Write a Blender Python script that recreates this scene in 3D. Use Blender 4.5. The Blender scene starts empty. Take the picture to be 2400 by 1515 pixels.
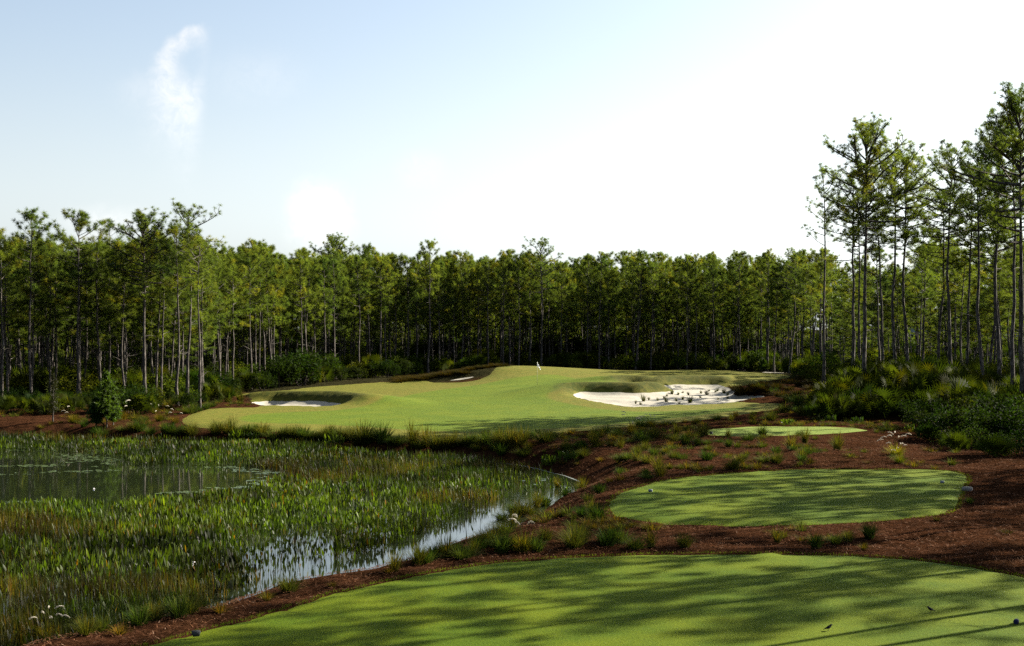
import bpy, math, random
import numpy as np
from mathutils import Vector, Matrix
from mathutils.geometry import delaunay_2d_cdt

R = math.radians
rng = np.random.default_rng(7)
random.seed(7)
scn = bpy.context.scene
COL = scn.collection

# ---------------------------------------------------------------- camera
CAMZ = 6.0
F = 3000.0          # focal length in pixels of the 2400 px wide photograph
HOR = 770.0         # row of the horizon
cam = bpy.data.cameras.new("camera")
cam.sensor_width = 36.0
cam.lens = 36.0 * F / 2400.0
cam.shift_y = (HOR - 757.5) / 2400.0
cam.clip_start = 0.1
cam.clip_end = 6000.0
cam_o = bpy.data.objects.new("camera", cam)
COL.objects.link(cam_o)
cam_o.location = (0, 0, CAMZ)
cam_o.rotation_euler = (R(90), 0, 0)
scn.camera = cam_o

# ---------------------------------------------------------------- light
SUN_AZ = 61.4       # degrees to the right of the view
SUN_EL = 28.5
sd = Vector((math.sin(R(SUN_AZ)) * math.cos(R(SUN_EL)), math.cos(R(SUN_AZ)) * math.cos(R(SUN_EL)), math.sin(R(SUN_EL))))
sun = bpy.data.lights.new("sun", 'SUN')
sun.energy = 5.0
sun.angle = R(0.5)
sun.color = (1.0, 0.92, 0.76)
sun_o = bpy.data.objects.new("sun", sun)
COL.objects.link(sun_o)
sun_o.rotation_euler = sd.to_track_quat('Z', 'Y').to_euler()
sun_o.location = (60, 40, 60)

scn.view_settings.view_transform = 'Standard'
scn.view_settings.look = 'None'
scn.view_settings.exposure = 2.2
scn.view_settings.gamma = 1.0
scn.cycles.use_denoising = False
scn.cycles.caustics_reflective = False
scn.cycles.caustics_refractive = False
scn.cycles.sample_clamp_indirect = 2.5

world = bpy.data.worlds.new("World")
scn.world = world
world.use_nodes = True
wn, wl = world.node_tree.nodes, world.node_tree.links
wn.clear()


class NT:
    """small helper to write node trees"""
    def __init__(s, tree):
        s.t = tree
    def n(s, typ, **kw):
        nd = s.t.nodes.new(typ)
        for k, v in kw.items():
            if k.startswith('i_'):
                nd.inputs[k[2:].replace('_', ' ')].default_value = v
            else:
                setattr(nd, k, v)
        return nd
    def l(s, a, b):
        s.t.links.new(a, b)
    def val(s, sock, v):
        if isinstance(v, (int, float)):
            sock.default_value = v
        else:
            s.l(v, sock)
    def math(s, op, a, b=0.0, c=None, clamp=False):
        nd = s.t.nodes.new('ShaderNodeMath')
        nd.operation = op
        nd.use_clamp = clamp
        s.val(nd.inputs[0], a)
        s.val(nd.inputs[1], b)
        if c is not None:
            s.val(nd.inputs[2], c)
        return nd.outputs[0]
    def sstep(s, x, lo, hi):
        nd = s.t.nodes.new('ShaderNodeMapRange')
        nd.interpolation_type = 'SMOOTHSTEP'
        s.val(nd.inputs['Value'], x)
        nd.inputs['From Min'].default_value = lo
        nd.inputs['From Max'].default_value = hi
        return nd.outputs[0]
    def mix(s, fac, a, b, blend='MIX'):
        nd = s.t.nodes.new('ShaderNodeMix')
        nd.data_type = 'RGBA'
        nd.blend_type = blend
        s.val(nd.inputs[0], fac)
        for sock, v in ((nd.inputs[6], a), (nd.inputs[7], b)):
            if isinstance(v, tuple):
                sock.default_value = v if len(v) == 4 else (*v, 1)
            else:
                s.l(v, sock)
        return nd.outputs[2]
    def noise(s, vec, scale, detail=3.0, rough=0.55, dist=0.0):
        nd = s.t.nodes.new('ShaderNodeTexNoise')
        nd.inputs['Scale'].default_value = scale
        nd.inputs['Detail'].default_value = detail
        nd.inputs['Roughness'].default_value = rough
        nd.inputs['Distortion'].default_value = dist
        if vec is not None:
            s.l(vec, nd.inputs['Vector'])
        return nd.outputs['Fac']
    def ramp(s, fac, stops):
        nd = s.t.nodes.new('ShaderNodeValToRGB')
        cr = nd.color_ramp
        while len(cr.elements) < len(stops):
            cr.elements.new(0.5)
        for e, (p, c) in zip(cr.elements, stops):
            e.position = p
            e.color = (*c, 1)
        s.val(nd.inputs[0], fac)
        return nd.outputs[0]


w = NT(world.node_tree)
sky = w.n('ShaderNodeTexSky', sky_type='NISHITA', sun_disc=False)
sky.sun_elevation = R(SUN_EL)
sky.sun_rotation = R(SUN_AZ)
sky.air_density = 1.0
sky.dust_density = 2.0
sky.ozone_density = 1.6
sky.altitude = 0
geo = w.n('ShaderNodeTexCoord')
sep = w.n('ShaderNodeSeparateXYZ')
w.l(geo.outputs['Generated'], sep.inputs[0])
ymax = w.math('MAXIMUM', sep.outputs[1], 0.05)
U = w.math('DIVIDE', sep.outputs[0], ymax)
V = w.math('DIVIDE', sep.outputs[2], ymax)
nz = w.noise(geo.outputs['Generated'], 22.0, 5.0, 0.6)
nzc = w.math('SUBTRACT', nz, 0.5)
fwd = w.math('GREATER_THAN', sep.outputs[1], 0.2)


def cloud_blob(cu, cv, ru, rv, soft, amp):
    a = w.math('DIVIDE', w.math('SUBTRACT', U, cu), ru)
    b = w.math('DIVIDE', w.math('SUBTRACT', V, cv), rv)
    d = w.math('SQRT', w.math('ADD', w.math('MULTIPLY', a, a), w.math('MULTIPLY', b, b)))
    d = w.math('ADD', d, w.math('MULTIPLY', nzc, 1.5))
    m = w.math('SUBTRACT', 1.0, w.sstep(d, 1.0 - soft, 1.0 + soft))
    return w.math('MULTIPLY', m, amp)


def dirpx(px, py):
    return (px - 1200) / F, (HOR - py) / F


# crescent cloud: a ring open to the right
cu, cv = dirpx(452, 165)
a = w.math('MULTIPLY', w.math('SUBTRACT', U, cu), 1.25)
b = w.math('MULTIPLY', w.math('SUBTRACT', V, cv), 0.95)
rr = w.math('SQRT', w.math('ADD', w.math('MULTIPLY', a, a), w.math('MULTIPLY', b, b)))
rr = w.math('ADD', rr, w.math('MULTIPLY', nzc, 0.040))
thick = w.math('ADD', 0.0135, w.math('MULTIPLY', b, -0.25))
ring = w.math('ABSOLUTE', w.math('SUBTRACT', rr, 0.0265))
ringm = w.math('SUBTRACT', 1.0, w.sstep(w.math('DIVIDE', ring, w.math('MAXIMUM', thick, 0.003)), 0.0, 1.9))
openr = w.math('SUBTRACT', 1.0, w.sstep(w.math('SUBTRACT', a, w.math('MULTIPLY', b, 0.1)), -0.004, 0.02))
cres = w.math('MULTIPLY', w.math('MULTIPLY', ringm, openr), 0.62)
clouds = w.math('MAXIMUM', cres, cloud_blob(*dirpx(345, 215), 0.02, 0.013, 0.9, 0.18))
for (px, py, ru, rv, s_, a_) in ((745, 505, 0.020, 0.020, 0.9, 0.6), (250, 525, 0.028, 0.012, 0.9, 0.4), (980, 395, 0.014, 0.012, 0.9, 0.12),
                                 (600, 180, 0.03, 0.015, 0.9, 0.12)):
    clouds = w.math('MAXIMUM', clouds, cloud_blob(*dirpx(px, py), ru, rv, s_, a_))
clouds = w.math('MULTIPLY', clouds, fwd)
elev = w.math('MAXIMUM', sep.outputs[2], 0.0)
pale = w.math('ADD', w.math('MULTIPLY', w.math('SUBTRACT', 1.0, w.sstep(elev, 0.0, 0.26)), 0.52), 0.38)
bw = w.n('ShaderNodeRGBToBW')
w.l(sky.outputs[0], bw.inputs[0])
cmb = w.n('ShaderNodeCombineXYZ')
w.l(w.math('MULTIPLY', bw.outputs[0], 1.02), cmb.inputs[0]); w.l(w.math('MULTIPLY', bw.outputs[0], 1.10), cmb.inputs[1]); w.l(w.math('MULTIPLY', bw.outputs[0], 1.12), cmb.inputs[2])
skyb = w.mix(pale, sky.outputs[0], cmb.outputs[0])
wisp = w.noise(geo.outputs['Generated'], 70.0, 7.0, 0.68, 0.6)
clouds = w.math('MULTIPLY', clouds, w.math('ADD', 0.35, w.math('MULTIPLY', w.sstep(wisp, 0.32, 0.66), 0.65)))
skyc = w.mix(clouds, skyb, w.mix(1.0, cmb.outputs[0], (1.55, 1.42, 1.38), 'MULTIPLY'))
bg = w.n('ShaderNodeBackground')
bg.inputs['Strength'].default_value = 0.05
w.l(skyc, bg.inputs['Color'])
wo = w.n('ShaderNodeOutputWorld')
w.l(bg.outputs[0], wo.inputs['Surface'])


# ---------------------------------------------------------------- helpers
def tag(o, label=None, cat=None, group=None, kind=None):
    if label: o['label'] = label
    if cat: o['category'] = cat
    if group: o['group'] = group
    if cat and not kind: o['kind'] = 'thing'
    if kind: o['kind'] = kind
    return o


def mesh_np(name, V, tris=None, quads=None, mats=(), tmat=None, qmat=None, col=None, smooth=False):
    me = bpy.data.meshes.new(name)
    V = np.asarray(V, dtype=np.float32).reshape(-1, 3)
    T = np.zeros((0, 3), np.int32) if tris is None else np.asarray(tris, np.int32).reshape(-1, 3)
    Q = np.zeros((0, 4), np.int32) if quads is None else np.asarray(quads, np.int32).reshape(-1, 4)
    nl = T.size + Q.size
    me.vertices.add(len(V))
    me.vertices.foreach_set('co', V.ravel())
    me.loops.add(nl)
    me.loops.foreach_set('vertex_index', np.concatenate([T.ravel(), Q.ravel()]))
    npoly = len(T) + len(Q)
    me.polygons.add(npoly)
    starts = np.concatenate([np.arange(len(T)) * 3, T.size + np.arange(len(Q)) * 4]).astype(np.int32)
    me.polygons.foreach_set('loop_start', starts)
    mi = np.zeros(npoly, np.int32)
    if tmat is not None: mi[:len(T)] = tmat
    if qmat is not None: mi[len(T):] = qmat
    me.polygons.foreach_set('material_index', mi)
    me.polygons.foreach_set('use_smooth', np.full(npoly, smooth, bool))
    for m in mats: me.materials.append(m)
    if col is not None:
        at = me.color_attributes.new('Col', 'FLOAT_COLOR', 'POINT')
        c = np.ones((len(V), 4), np.float32)
        c[:, :3] = col
        at.data.foreach_set('color', c.ravel())
    me.update(calc_edges=True)
    return me


def link(name, me, parent=None, loc=None):
    o = bpy.data.objects.new(name, me)
    COL.objects.link(o)
    if parent is not None: o.parent = parent
    if loc is not None: o.location = loc
    return o


def empty(name, loc, rot=(0, 0, 0), sc=1.0):
    o = bpy.data.objects.new(name, None)
    COL.objects.link(o)
    o.location = loc
    o.rotation_euler = rot
    o.scale = (sc, sc, sc) if isinstance(sc, (int, float)) else sc
    o.empty_display_size = 0.3
    return o


class MB:
    """collects numpy pieces into one mesh"""
    def __init__(s):
        s.V, s.T, s.Q, s.tm, s.qm, s.C, s.n = [], [], [], [], [], [], 0
    def add(s, V, T=None, Q=None, mat=0, col=None):
        V = np.asarray(V, float).reshape(-1, 3)
        if T is not None and len(T):
            T = np.asarray(T, int).reshape(-1, 3)
            s.T.append(T + s.n); s.tm.append(np.full(len(T), mat))
        if Q is not None and len(Q):
            Q = np.asarray(Q, int).reshape(-1, 4)
            s.Q.append(Q + s.n); s.qm.append(np.full(len(Q), mat))
        s.V.append(V)
        c = np.ones((len(V), 3)) if col is None else np.broadcast_to(np.asarray(col, float), (len(V), 3))
        s.C.append(c)
        s.n += len(V)
    def tube(s, pts, rad, k=6, mat=0, col=None, cap=False):
        pts = np.asarray(pts, float)
        rad = np.broadcast_to(np.asarray(rad, float), (len(pts),))
        d = np.gradient(pts, axis=0)
        d /= np.linalg.norm(d, axis=1)[:, None] + 1e-9
        ref = np.array([1.0, 0, 0]) if abs(d[0][0]) < 0.8 else np.array([0, 1.0, 0])
        u = np.cross(d, ref); u /= np.linalg.norm(u, axis=1)[:, None] + 1e-9
        v = np.cross(d, u)
        a = np.arange(k) * 2 * math.pi / k
        P = pts[:, None, :] + rad[:, None, None] * (np.cos(a)[None, :, None] * u[:, None, :] + np.sin(a)[None, :, None] * v[:, None, :])
        n = len(pts)
        i, j = np.meshgrid(np.arange(n - 1), np.arange(k), indexing='ij')
        j2 = (j + 1) % k
        Q = np.stack([i * k + j, i * k + j2, (i + 1) * k + j2, (i + 1) * k + j], -1).reshape(-1, 4)
        T = None
        P = P.reshape(-1, 3)
        if cap:
            c0, c1 = len(P), len(P) + 1
            P = np.vstack([P, pts[0], pts[-1]])
            jj = np.arange(k); j3 = (jj + 1) % k
            T = np.vstack([np.stack([np.full(k, c0), j3, jj], -1), np.stack([np.full(k, c1), (n - 1) * k + jj, (n - 1) * k + j3], -1)])
        s.add(P, T, Q, mat, col)
    def box(s, c, size, mat=0, col=None):
        c = np.asarray(c, float); h = np.asarray(size, float) / 2
        P = np.array([[x, y, z] for x in (-1, 1) for y in (-1, 1) for z in (-1, 1)]) * h + c
        Q = [[0, 1, 3, 2], [4, 6, 7, 5], [0, 4, 5, 1], [2, 3, 7, 6], [0, 2, 6, 4], [1, 5, 7, 3]]
        s.add(P, None, Q, mat, col)
    def mesh(s, name, mats, smooth=False, col=False):
        V = np.vstack(s.V)
        T = np.vstack(s.T) if s.T else None
        Q = np.vstack(s.Q) if s.Q else None
        return mesh_np(name, V, T, Q, mats, np.concatenate(s.tm) if s.T else None, np.concatenate(s.qm) if s.Q else None,
                       np.vstack(s.C) if col else None, smooth)


def catmull(P, closed=True, step=0.8):
    P = np.asarray(P, float)
    n = len(P)
    out = []
    for i in range(n if closed else n - 1):
        p0, p1, p2, p3 = (P[(i - 1) % n], P[i], P[(i + 1) % n], P[(i + 2) % n]) if closed else (P[max(i - 1, 0)], P[i], P[i + 1], P[min(i + 2, n - 1)])
        L = np.linalg.norm(p2 - p1)
        k = max(1, int(round(L / step)))
        # centripetal-ish: shorten tangents to avoid overshoot
        m1 = (p2 - p0) / (np.linalg.norm(p2 - p1) + np.linalg.norm(p1 - p0) + 1e-9) * L
        m2 = (p3 - p1) / (np.linalg.norm(p3 - p2) + np.linalg.norm(p2 - p1) + 1e-9) * L
        for t in np.arange(k) / k:
            h00, h10, h01, h11 = 2*t**3-3*t**2+1, t**3-2*t**2+t, -2*t**3+3*t**2, t**3-t**2
            out.append(h00*p1 + h10*m1 + h01*p2 + h11*m2)
    return np.array(out)


def sdf(P, poly, want_dir=False):
    """signed distance (negative inside) of points P (N,2) to a closed polygon"""
    P = np.asarray(P, float)
    best = np.full(len(P), 1e18)
    nx = np.zeros(len(P)); ny = np.zeros(len(P))
    inside = np.zeros(len(P), bool)
    x, y = P[:, 0], P[:, 1]
    n = len(poly)
    for i in range(n):
        ax, ay = poly[i]; bx, by = poly[(i + 1) % n]
        dx, dy = bx - ax, by - ay
        t = np.clip(((x - ax) * dx + (y - ay) * dy) / (dx * dx + dy * dy + 1e-12), 0, 1)
        ex, ey = x - ax - t * dx, y - ay - t * dy
        d2 = ex * ex + ey * ey
        m = d2 < best
        best = np.where(m, d2, best)
        if want_dir:
            nx = np.where(m, ex, nx); ny = np.where(m, ey, ny)
        if ay != by:
            c = ((ay > y) != (by > y)) & (x < (bx - ax) * (y - ay) / (by - ay) + ax)
            inside ^= c
    d = np.sqrt(best)
    s = np.where(inside, -d, d)
    if want_dir:
        return s, nx / (d + 1e-9), ny / (d + 1e-9)
    return s


def ss(x, a, b):  # smooth step
    t = np.clip((x - a) / (b - a), 0, 1)
    return t * t * (3 - 2 * t)


def atz(px, py, z):
    D = (CAMZ - z) * F / (py - HOR)
    return ((px - 1200) / F * D, D)


def atD(px, D):
    return ((px - 1200) / F * D, D)


# lattice value noise in numpy
_lat = rng.random((256, 256))
def vnoise(x, y, s=1.0):
    x = np.asarray(x) * s + 1000.0; y = np.asarray(y) * s + 1000.0
    xi, yi = np.floor(x).astype(int), np.floor(y).astype(int)
    fx, fy = x - xi, y - yi
    fx = fx * fx * (3 - 2 * fx); fy = fy * fy * (3 - 2 * fy)
    g = lambda a, b: _lat[a & 255, b & 255]
    return (g(xi, yi) * (1 - fx) + g(xi + 1, yi) * fx) * (1 - fy) + (g(xi, yi + 1) * (1 - fx) + g(xi + 1, yi + 1) * fx) * fy


# ---------------------------------------------------------------- outlines of the course, in the world
WATER = -1.0
pond_px = [(-1500, 1015), (-900, 1020), (-300, 1022), (0, 1026), (150, 1030), (300, 1036), (450, 1040), (600, 1043), (750, 1050), (850, 1058), (950, 1066),
           (1050, 1074), (1150, 1082), (1230, 1092), (1300, 1108), (1350, 1122), (1375, 1137), (1360, 1152), (1320, 1170), (1290, 1190),
           (1250, 1215), (1190, 1245), (1100, 1275), (1030, 1297), (940, 1332), (860, 1357), (780, 1377), (700, 1396), (620, 1412), (540, 1428),
           (450, 1455), (380, 1478), (280, 1503), (150, 1532), (-100, 1590), (-500, 1700), (-1500, 1800)]
POND = catmull([atz(a, b, WATER) for a, b in pond_px], True, 1.5)

tee1_px = [(250, 1540), (360, 1508), (480, 1475), (620, 1440), (760, 1395), (900, 1362), (1050, 1333), (1200, 1315), (1400, 1302), (1600, 1297),
           (1800, 1297), (2000, 1302), (2150, 1312), (2290, 1330), (2400, 1352), (2560, 1400), (2700, 1480), (2700, 1650), (2300, 1950), (1200, 2050),
           (300, 1900), (0, 1700), (60, 1610)]
TEE1 = catmull([atz(a, b, 0.0) for a, b in tee1_px], True, 0.6)
tee2_px = [(1422, 1192), (1436, 1165), (1480, 1145), (1560, 1125), (1700, 1110), (1850, 1102), (2000, 1099), (2150, 1101), (2230, 1105), (2270, 1115),
           (2266, 1140), (2252, 1165), (2245, 1190), (2210, 1206), (2140, 1215), (2000, 1226), (1850, 1232), (1700, 1233), (1560, 1228), (1470, 1216), (1430, 1205)]
TEE2 = catmull([atz(a, b, 0.0) for a, b in tee2_px], True, 0.6)
def ragged(P, amp):
    n = len(P)
    q = np.empty((n * 3, 2))
    for k_ in range(3):
        q[k_::3] = P * (1 - k_ / 3) + np.roll(P, -1, 0) * (k_ / 3)
    t_ = np.roll(q, -1, 0) - np.roll(q, 1, 0); t_ /= np.linalg.norm(t_, axis=1)[:, None]
    return q + np.stack([t_[:, 1], -t_[:, 0]], -1) * rng.normal(0, amp, (n * 3, 1))


TEE1 = ragged(TEE1, 0.035)
TEE2 = ragged(TEE2, 0.045)
tee3_px = [(1632, 1011), (1665, 1007), (1720, 1003), (1820, 1001), (1920, 1001), (2000, 1004), (2038, 1008), (1960, 1016), (1850, 1021), (1750, 1023), (1680, 1021), (1645, 1017)]
TEE3 = catmull([atz(a, b, 0.15) for a, b in tee3_px], True, 0.6)

turf_pd = [(425, 988, 86), (436, 997, 83.5), (460, 1002, 81.5), (520, 1006, 80), (600, 1009, 79), (700, 1014, 78), (800, 1017, 77), (900, 1022, 76),
           (1000, 1027, 75), (1060, 1029, 75), (1150, 1024, 75.5), (1280, 1017, 76), (1400, 1007, 77.5), (1500, 998, 80), (1600, 989, 82),
           (1700, 977, 85.5), (1780, 962, 91), (1833, 948, 97), (1800, 945, 98.5), (1767, 945, 99.5), (1700, 935, 104), (1680, 922, 111), (1695, 909, 119),
           (1760, 903, 122), (1800, 894, 128), (1850, 885, 135), (1847, 880, 141), (1817, 878, 144), (1767, 874, 147), (1700, 869, 150), (1617, 868, 151),
           (1533, 870, 150), (1433, 871, 149), (1367, 866, 146), (1260, 861, 142), (1200, 858, 139), (1165, 861, 137), (1150, 876, 133), (1117, 892, 130),
           (1093, 896, 129.5), (1027, 898, 132), (967, 895, 136), (913, 896, 136), (867, 898, 135), (800, 903, 132), (733, 908, 130), (667, 916, 125),
           (597, 921, 122), (548, 930, 117), (580, 939, 111), (596, 948, 106), (598, 956, 99.5), (500, 958, 98), (460, 967, 94.5), (430, 979, 89)]
TURF = catmull([atD(a, d) for a, b, d in turf_pd], True, 0.7)

sandL_px = [(592, 946), (633, 943), (683, 947), (733, 949), (777, 954), (800, 957), (757, 961), (700, 960), (667, 959), (630, 957.5), (606, 955)]
SANDL = catmull([atz(a, b, -0.32) for a, b in sandL_px], True, 0.5)
def zr(py): return -0.15 + (957 - py) * 0.012
sandR_px = [(1344, 934), (1360, 926), (1387, 926.5), (1467, 929), (1500, 930), (1575, 924), (1570, 920), (1530, 916), (1480, 916), (1466, 908), (1483, 906.5), (1533, 909.5),
            (1600, 906), (1677, 905), (1700, 911), (1722, 921), (1725, 930), (1783, 932.5), (1790, 938), (1767, 943), (1700, 952), (1583, 955), (1483, 959.5), (1433, 953), (1373, 943)]
SANDR = catmull([atz(a, b, zr(b)) for a, b in sandR_px], True, 0.5)
sandF_pd = [(1054, 897.2, 132.9), (1095, 896.4, 133.0), (1112, 896.6, 132.6), (1095, 897.6, 132.1), (1066, 897.8, 132.2)]
SANDF = catmull([atD(a, d) for a, b, d in sandF_pd], True, 0.5)

# ---------------------------------------------------------------- height field
ctrl = []
def cd(px, py, D, dz=0.0):
    x, y = atD(px, D)
    ctrl.append((x, y, CAMZ - (py - HOR) * D / F + dz))
def cz(x, y, z): ctrl.append((x, y, z))
for a, b, d in turf_pd: cd(a, b, d)
for p in TEE1[::18]: cz(p[0], p[1], 0.0)
for p in TEE2[::15]: cz(p[0], p[1], 0.0)
for p in TEE3[::5]: cz(p[0], p[1], 0.15)
for x, y in ((0, 14), (6, 20), (10, 26), (3, 28), (8, 46), (16, 42), (14, 50)): cz(x, y, 0.0)
# interior of the green complex
for px, py, D in ((600, 985, 86.5), (800, 985, 88), (1000, 985, 88), (1200, 980, 89), (1400, 980, 88), (1600, 975, 90),
                  (1000, 950, 101), (1200, 945, 103), (900, 935, 108), (1100, 925, 112), (1259, 905, 120), (1350, 903, 121), (1000, 912, 120),
                  (1150, 905, 121), (1200, 885, 128), (1300, 883, 130), (1400, 885, 130), (1100, 905, 124), (900, 915, 121), (800, 915, 123), (680, 930, 117)):
    cd(px, py, D)
for px, py in ((620, 950), (700, 955), (760, 957)):
    x, y = atz(px, py, -0.32); cz(x, y, 0.02)
for px, py in ((1380, 935), (1480, 945), (1580, 940), (1680, 940), (1740, 938), (1500, 912), (1600, 915), (1680, 915)):
    x, y = atz(px, py, zr(py)); cz(x, y, zr(py) + 0.3)
# right side
for px, py, D in ((1950, 985, 83), (2200, 1040, 68), (1933, 905, 100), (2034, 912, 93), (2034, 890, 104), (2150, 915, 93), (2150, 893, 104), (2300, 930, 90), (2300, 900, 104), (2380, 955, 84), (1850, 877, 152),
                  (1770, 925, 110), (1830, 900, 122), (1900, 930, 105), (2350, 1100, 54), (2380, 1200, 42), (1500, 1050, 64), (1800, 1060, 62), (2100, 1070, 60),
                  (1300, 1060, 63), (2300, 980, 84), (1880, 960, 94)):
    cd(px, py, D)
# left side and the forest floor
for px, py, D in ((-300, 985, 84), (0, 985, 85), (200, 985, 86), (100, 955, 98), (350, 945, 105), (470, 948, 103), (560, 925, 118), (0, 935, 115), (300, 915, 125)):
    cd(px, py, D)
for px, py, D in ((1100, 875, 148), (1180, 864, 147), (1020, 886, 148), (900, 884, 152)):
    cd(px, py, D)
for px in (-200, 200, 600, 1000, 1400, 1800, 2200, 2600):
    cz(*atD(px, 185), 0.0)
    cz(*atD(px, 225), 0.0)
for x, y in ((-70, 60), (-70, 90), (-70, 130), (-60, 30), (-40, 10), (40, 8), (40, 25), (60, 40), (60, 70), (80, 100), (85, 140), (90, 170), (-90, 170), (0, 2), (25, 20), (28, 45)):
    cz(x, y, 0.0)
CT = np.array(ctrl)
_c = CT[:, :2]
def _phi(d2):
    return 0.5 * d2 * np.log(d2 + 1e-9)
_n = len(_c)
_d2 = ((_c[:, None] - _c[None]) ** 2).sum(-1)
A = np.zeros((_n + 3, _n + 3))
A[:_n, :_n] = _phi(_d2) + np.eye(_n) * 12.0
A[:_n, _n] = 1; A[:_n, _n + 1:] = _c
A[_n, :_n] = 1; A[_n + 1:, :_n] = _c.T
_w = np.linalg.solve(A, np.concatenate([CT[:, 2], np.zeros(3)]))


def base_h(P):
    out = np.empty(len(P))
    for i in range(0, len(P), 20000):
        q = P[i:i + 20000]
        d2 = ((q[:, None] - _c[None]) ** 2).sum(-1)
        out[i:i + 20000] = _phi(d2) @ _w[:_n] + _w[_n] + q @ _w[_n + 1:]
    x, y = P[:, 0], P[:, 1]
    fade = (1 - ss(y, 190, 240)) * (1 - ss(np.abs(x), 75, 110)) * ss(y, -5, 8)
    return np.clip(out, -2, 3) * fade


def lip(P, poly, hl, floor, dirx=0.0):
    d, nx, ny = sdf(P, poly, True)
    wgt = ss(ny + dirx * nx, -0.15, 0.75)
    out = ss(d, 0.0, 1.3) * (1 - ss(d, 2.0, 8.0))
    return np.where(d > 0, hl * wgt * out, -floor * ss(-d, -0.2, 0.8))


def H(P):
    P = np.atleast_2d(np.asarray(P, float))
    z = base_h(P)
    x, y = P[:, 0], P[:, 1]
    # bunkers (only near them)
    for poly, hl, fl, dx in ((SANDL, 0.68, 0.34, 0.5), (SANDR, 0.68, 0.3, -0.2), (SANDF, 0.2, 0.15, 0.0)):
        c0, c1 = poly.min(0) - 9, poly.max(0) + 9
        m = (x > c0[0]) & (x < c1[0]) & (y > c0[1]) & (y < c1[1])
        if m.any():
            z[m] += lip(P[m], poly, hl, fl, dx)
    # pond
    c0, c1 = POND.min(0) - 8, POND.max(0) + 8
    m = (x > c0[0]) & (x < c1[0]) & (y > c0[1]) & (y < c1[1])
    if m.any():
        d = sdf(P[m], POND)
        zz = z[m]
        bank = WATER + 0.03 + np.maximum(d, 0) * 0.42
        k = 0.35
        h = np.clip(0.5 + 0.5 * (zz - bank) / k, 0, 1)
        mn = zz * (1 - h) + bank * h - k * h * (1 - h)
        zz = np.where(d > 0, np.where(d < 6, mn, zz), WATER + 0.03 - np.minimum(-d * 0.5, 0.7))
        z[m] = zz
    return z


def hit(px, py):
    """where the sight line of a photograph point meets the ground"""
    D = np.concatenate([np.arange(12, 60, 0.1), np.arange(60, 340, 0.25)])
    P = np.stack([(px - 1200) / F * D, D], -1)
    rz = CAMZ - (py - HOR) * D / F
    h = H(P)
    k = np.argmax(rz <= h)
    if rz[k] > h[k]: k = len(D) - 1
    return P[k][0], P[k][1], h[k]


# ---------------------------------------------------------------- materials
def new_mat(name):
    m = bpy.data.materials.new(name)
    m.use_nodes = True
    m.node_tree.nodes.clear()
    return m, NT(m.node_tree)


def out(t, sh, disp=None):
    o = t.n('ShaderNodeOutputMaterial')
    t.l(sh, o.inputs['Surface'])


def bump(t, h, strength, dist, prev=None):
    b = t.n('ShaderNodeBump')
    b.inputs['Strength'].default_value = strength
    b.inputs['Distance'].default_value = dist
    t.l(h, b.inputs['Height'])
    if prev is not None: t.l(prev, b.inputs['Normal'])
    return b.outputs[0]


def pbsdf(t, col, rough=0.8, nrm=None, spec=0.3):
    p = t.n('ShaderNodeBsdfPrincipled')
    if isinstance(col, tuple): p.inputs['Base Color'].default_value = (*col, 1)
    else: t.l(col, p.inputs['Base Color'])
    p.inputs['Roughness'].default_value = rough
    p.inputs['Specular IOR Level'].default_value = spec
    if nrm is not None: t.l(nrm, p.inputs['Normal'])
    return p


def objpos(t):
    g = t.n('ShaderNodeNewGeometry')
    return g.outputs['Position']


def scaled(t, vec, sx, sy, sz):
    m = t.n('ShaderNodeMapping')
    m.inputs['Scale'].default_value = (sx, sy, sz)
    t.l(vec, m.inputs['Vector'])
    return m.outputs[0]


def mat_turf(name, ca, cb, cdry, use_attr=False):
    m, t = new_mat(name)
    p = objpos(t)
    n1 = t.noise(p, 0.35, 4, 0.6)
    n2 = t.noise(scaled(t, p, 1, 1.6, 1), 9.0, 4, 0.7)
    n3 = t.noise(p, 45.0, 2, 0.8)
    c = t.mix(t.sstep(n1, 0.35, 0.68), ca, cb)
    c = t.mix(t.math('MULTIPLY', t.sstep(n2, 0.45, 0.8), 0.5), c, cdry)
    if use_attr:
        at = t.n('ShaderNodeVertexColor', layer_name='Col')
        sp = t.n('ShaderNodeSeparateColor')
        t.l(at.outputs[0], sp.inputs[0])
        edge = t.math('ADD', sp.outputs[0], t.math('MULTIPLY', t.math('SUBTRACT', n2, 0.5), 0.5))
        rough_c = t.mix(t.sstep(t.noise(p, 1.3, 4, 0.7), 0.35, 0.7), (0.122, 0.108, 0.020), (0.086, 0.096, 0.014))
        c = t.mix(t.sstep(edge, 0.25, 0.75), rough_c, c)
        # steep bunker faces, their shade mixed into the grass colour
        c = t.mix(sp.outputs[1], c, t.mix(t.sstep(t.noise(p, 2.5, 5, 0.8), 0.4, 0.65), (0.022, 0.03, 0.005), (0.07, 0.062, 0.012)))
    n4 = t.noise(scaled(t, p, 16, 26, 16), 1.0, 3, 0.75)
    c = t.mix(t.sstep(n4, 0.36, 0.62), t.mix(1.0, c, (0.74, 0.78, 0.6), 'MULTIPLY'), c)
    c = t.mix(t.math('MULTIPLY', t.sstep(n4, 0.60, 0.72), 0.6), c, t.mix(1.0, c, (1.25, 1.2, 1.2), 'MULTIPLY'))
    c = t.mix(t.math('MULTIPLY', t.sstep(n3, 0.35, 0.65), 0.6), c, t.mix(1.0, c, (0.62, 0.66, 0.5), 'MULTIPLY'))
    b = bump(t, n3, 0.7, 0.02)
    b = bump(t, n4, 0.5, 0.03, b)
    b = bump(t, n2, 0.35, 0.04, b)
    pb = pbsdf(t, c, 0.9, b, 0.05)
    out(t, pb.outputs[0])
    return m


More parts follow.
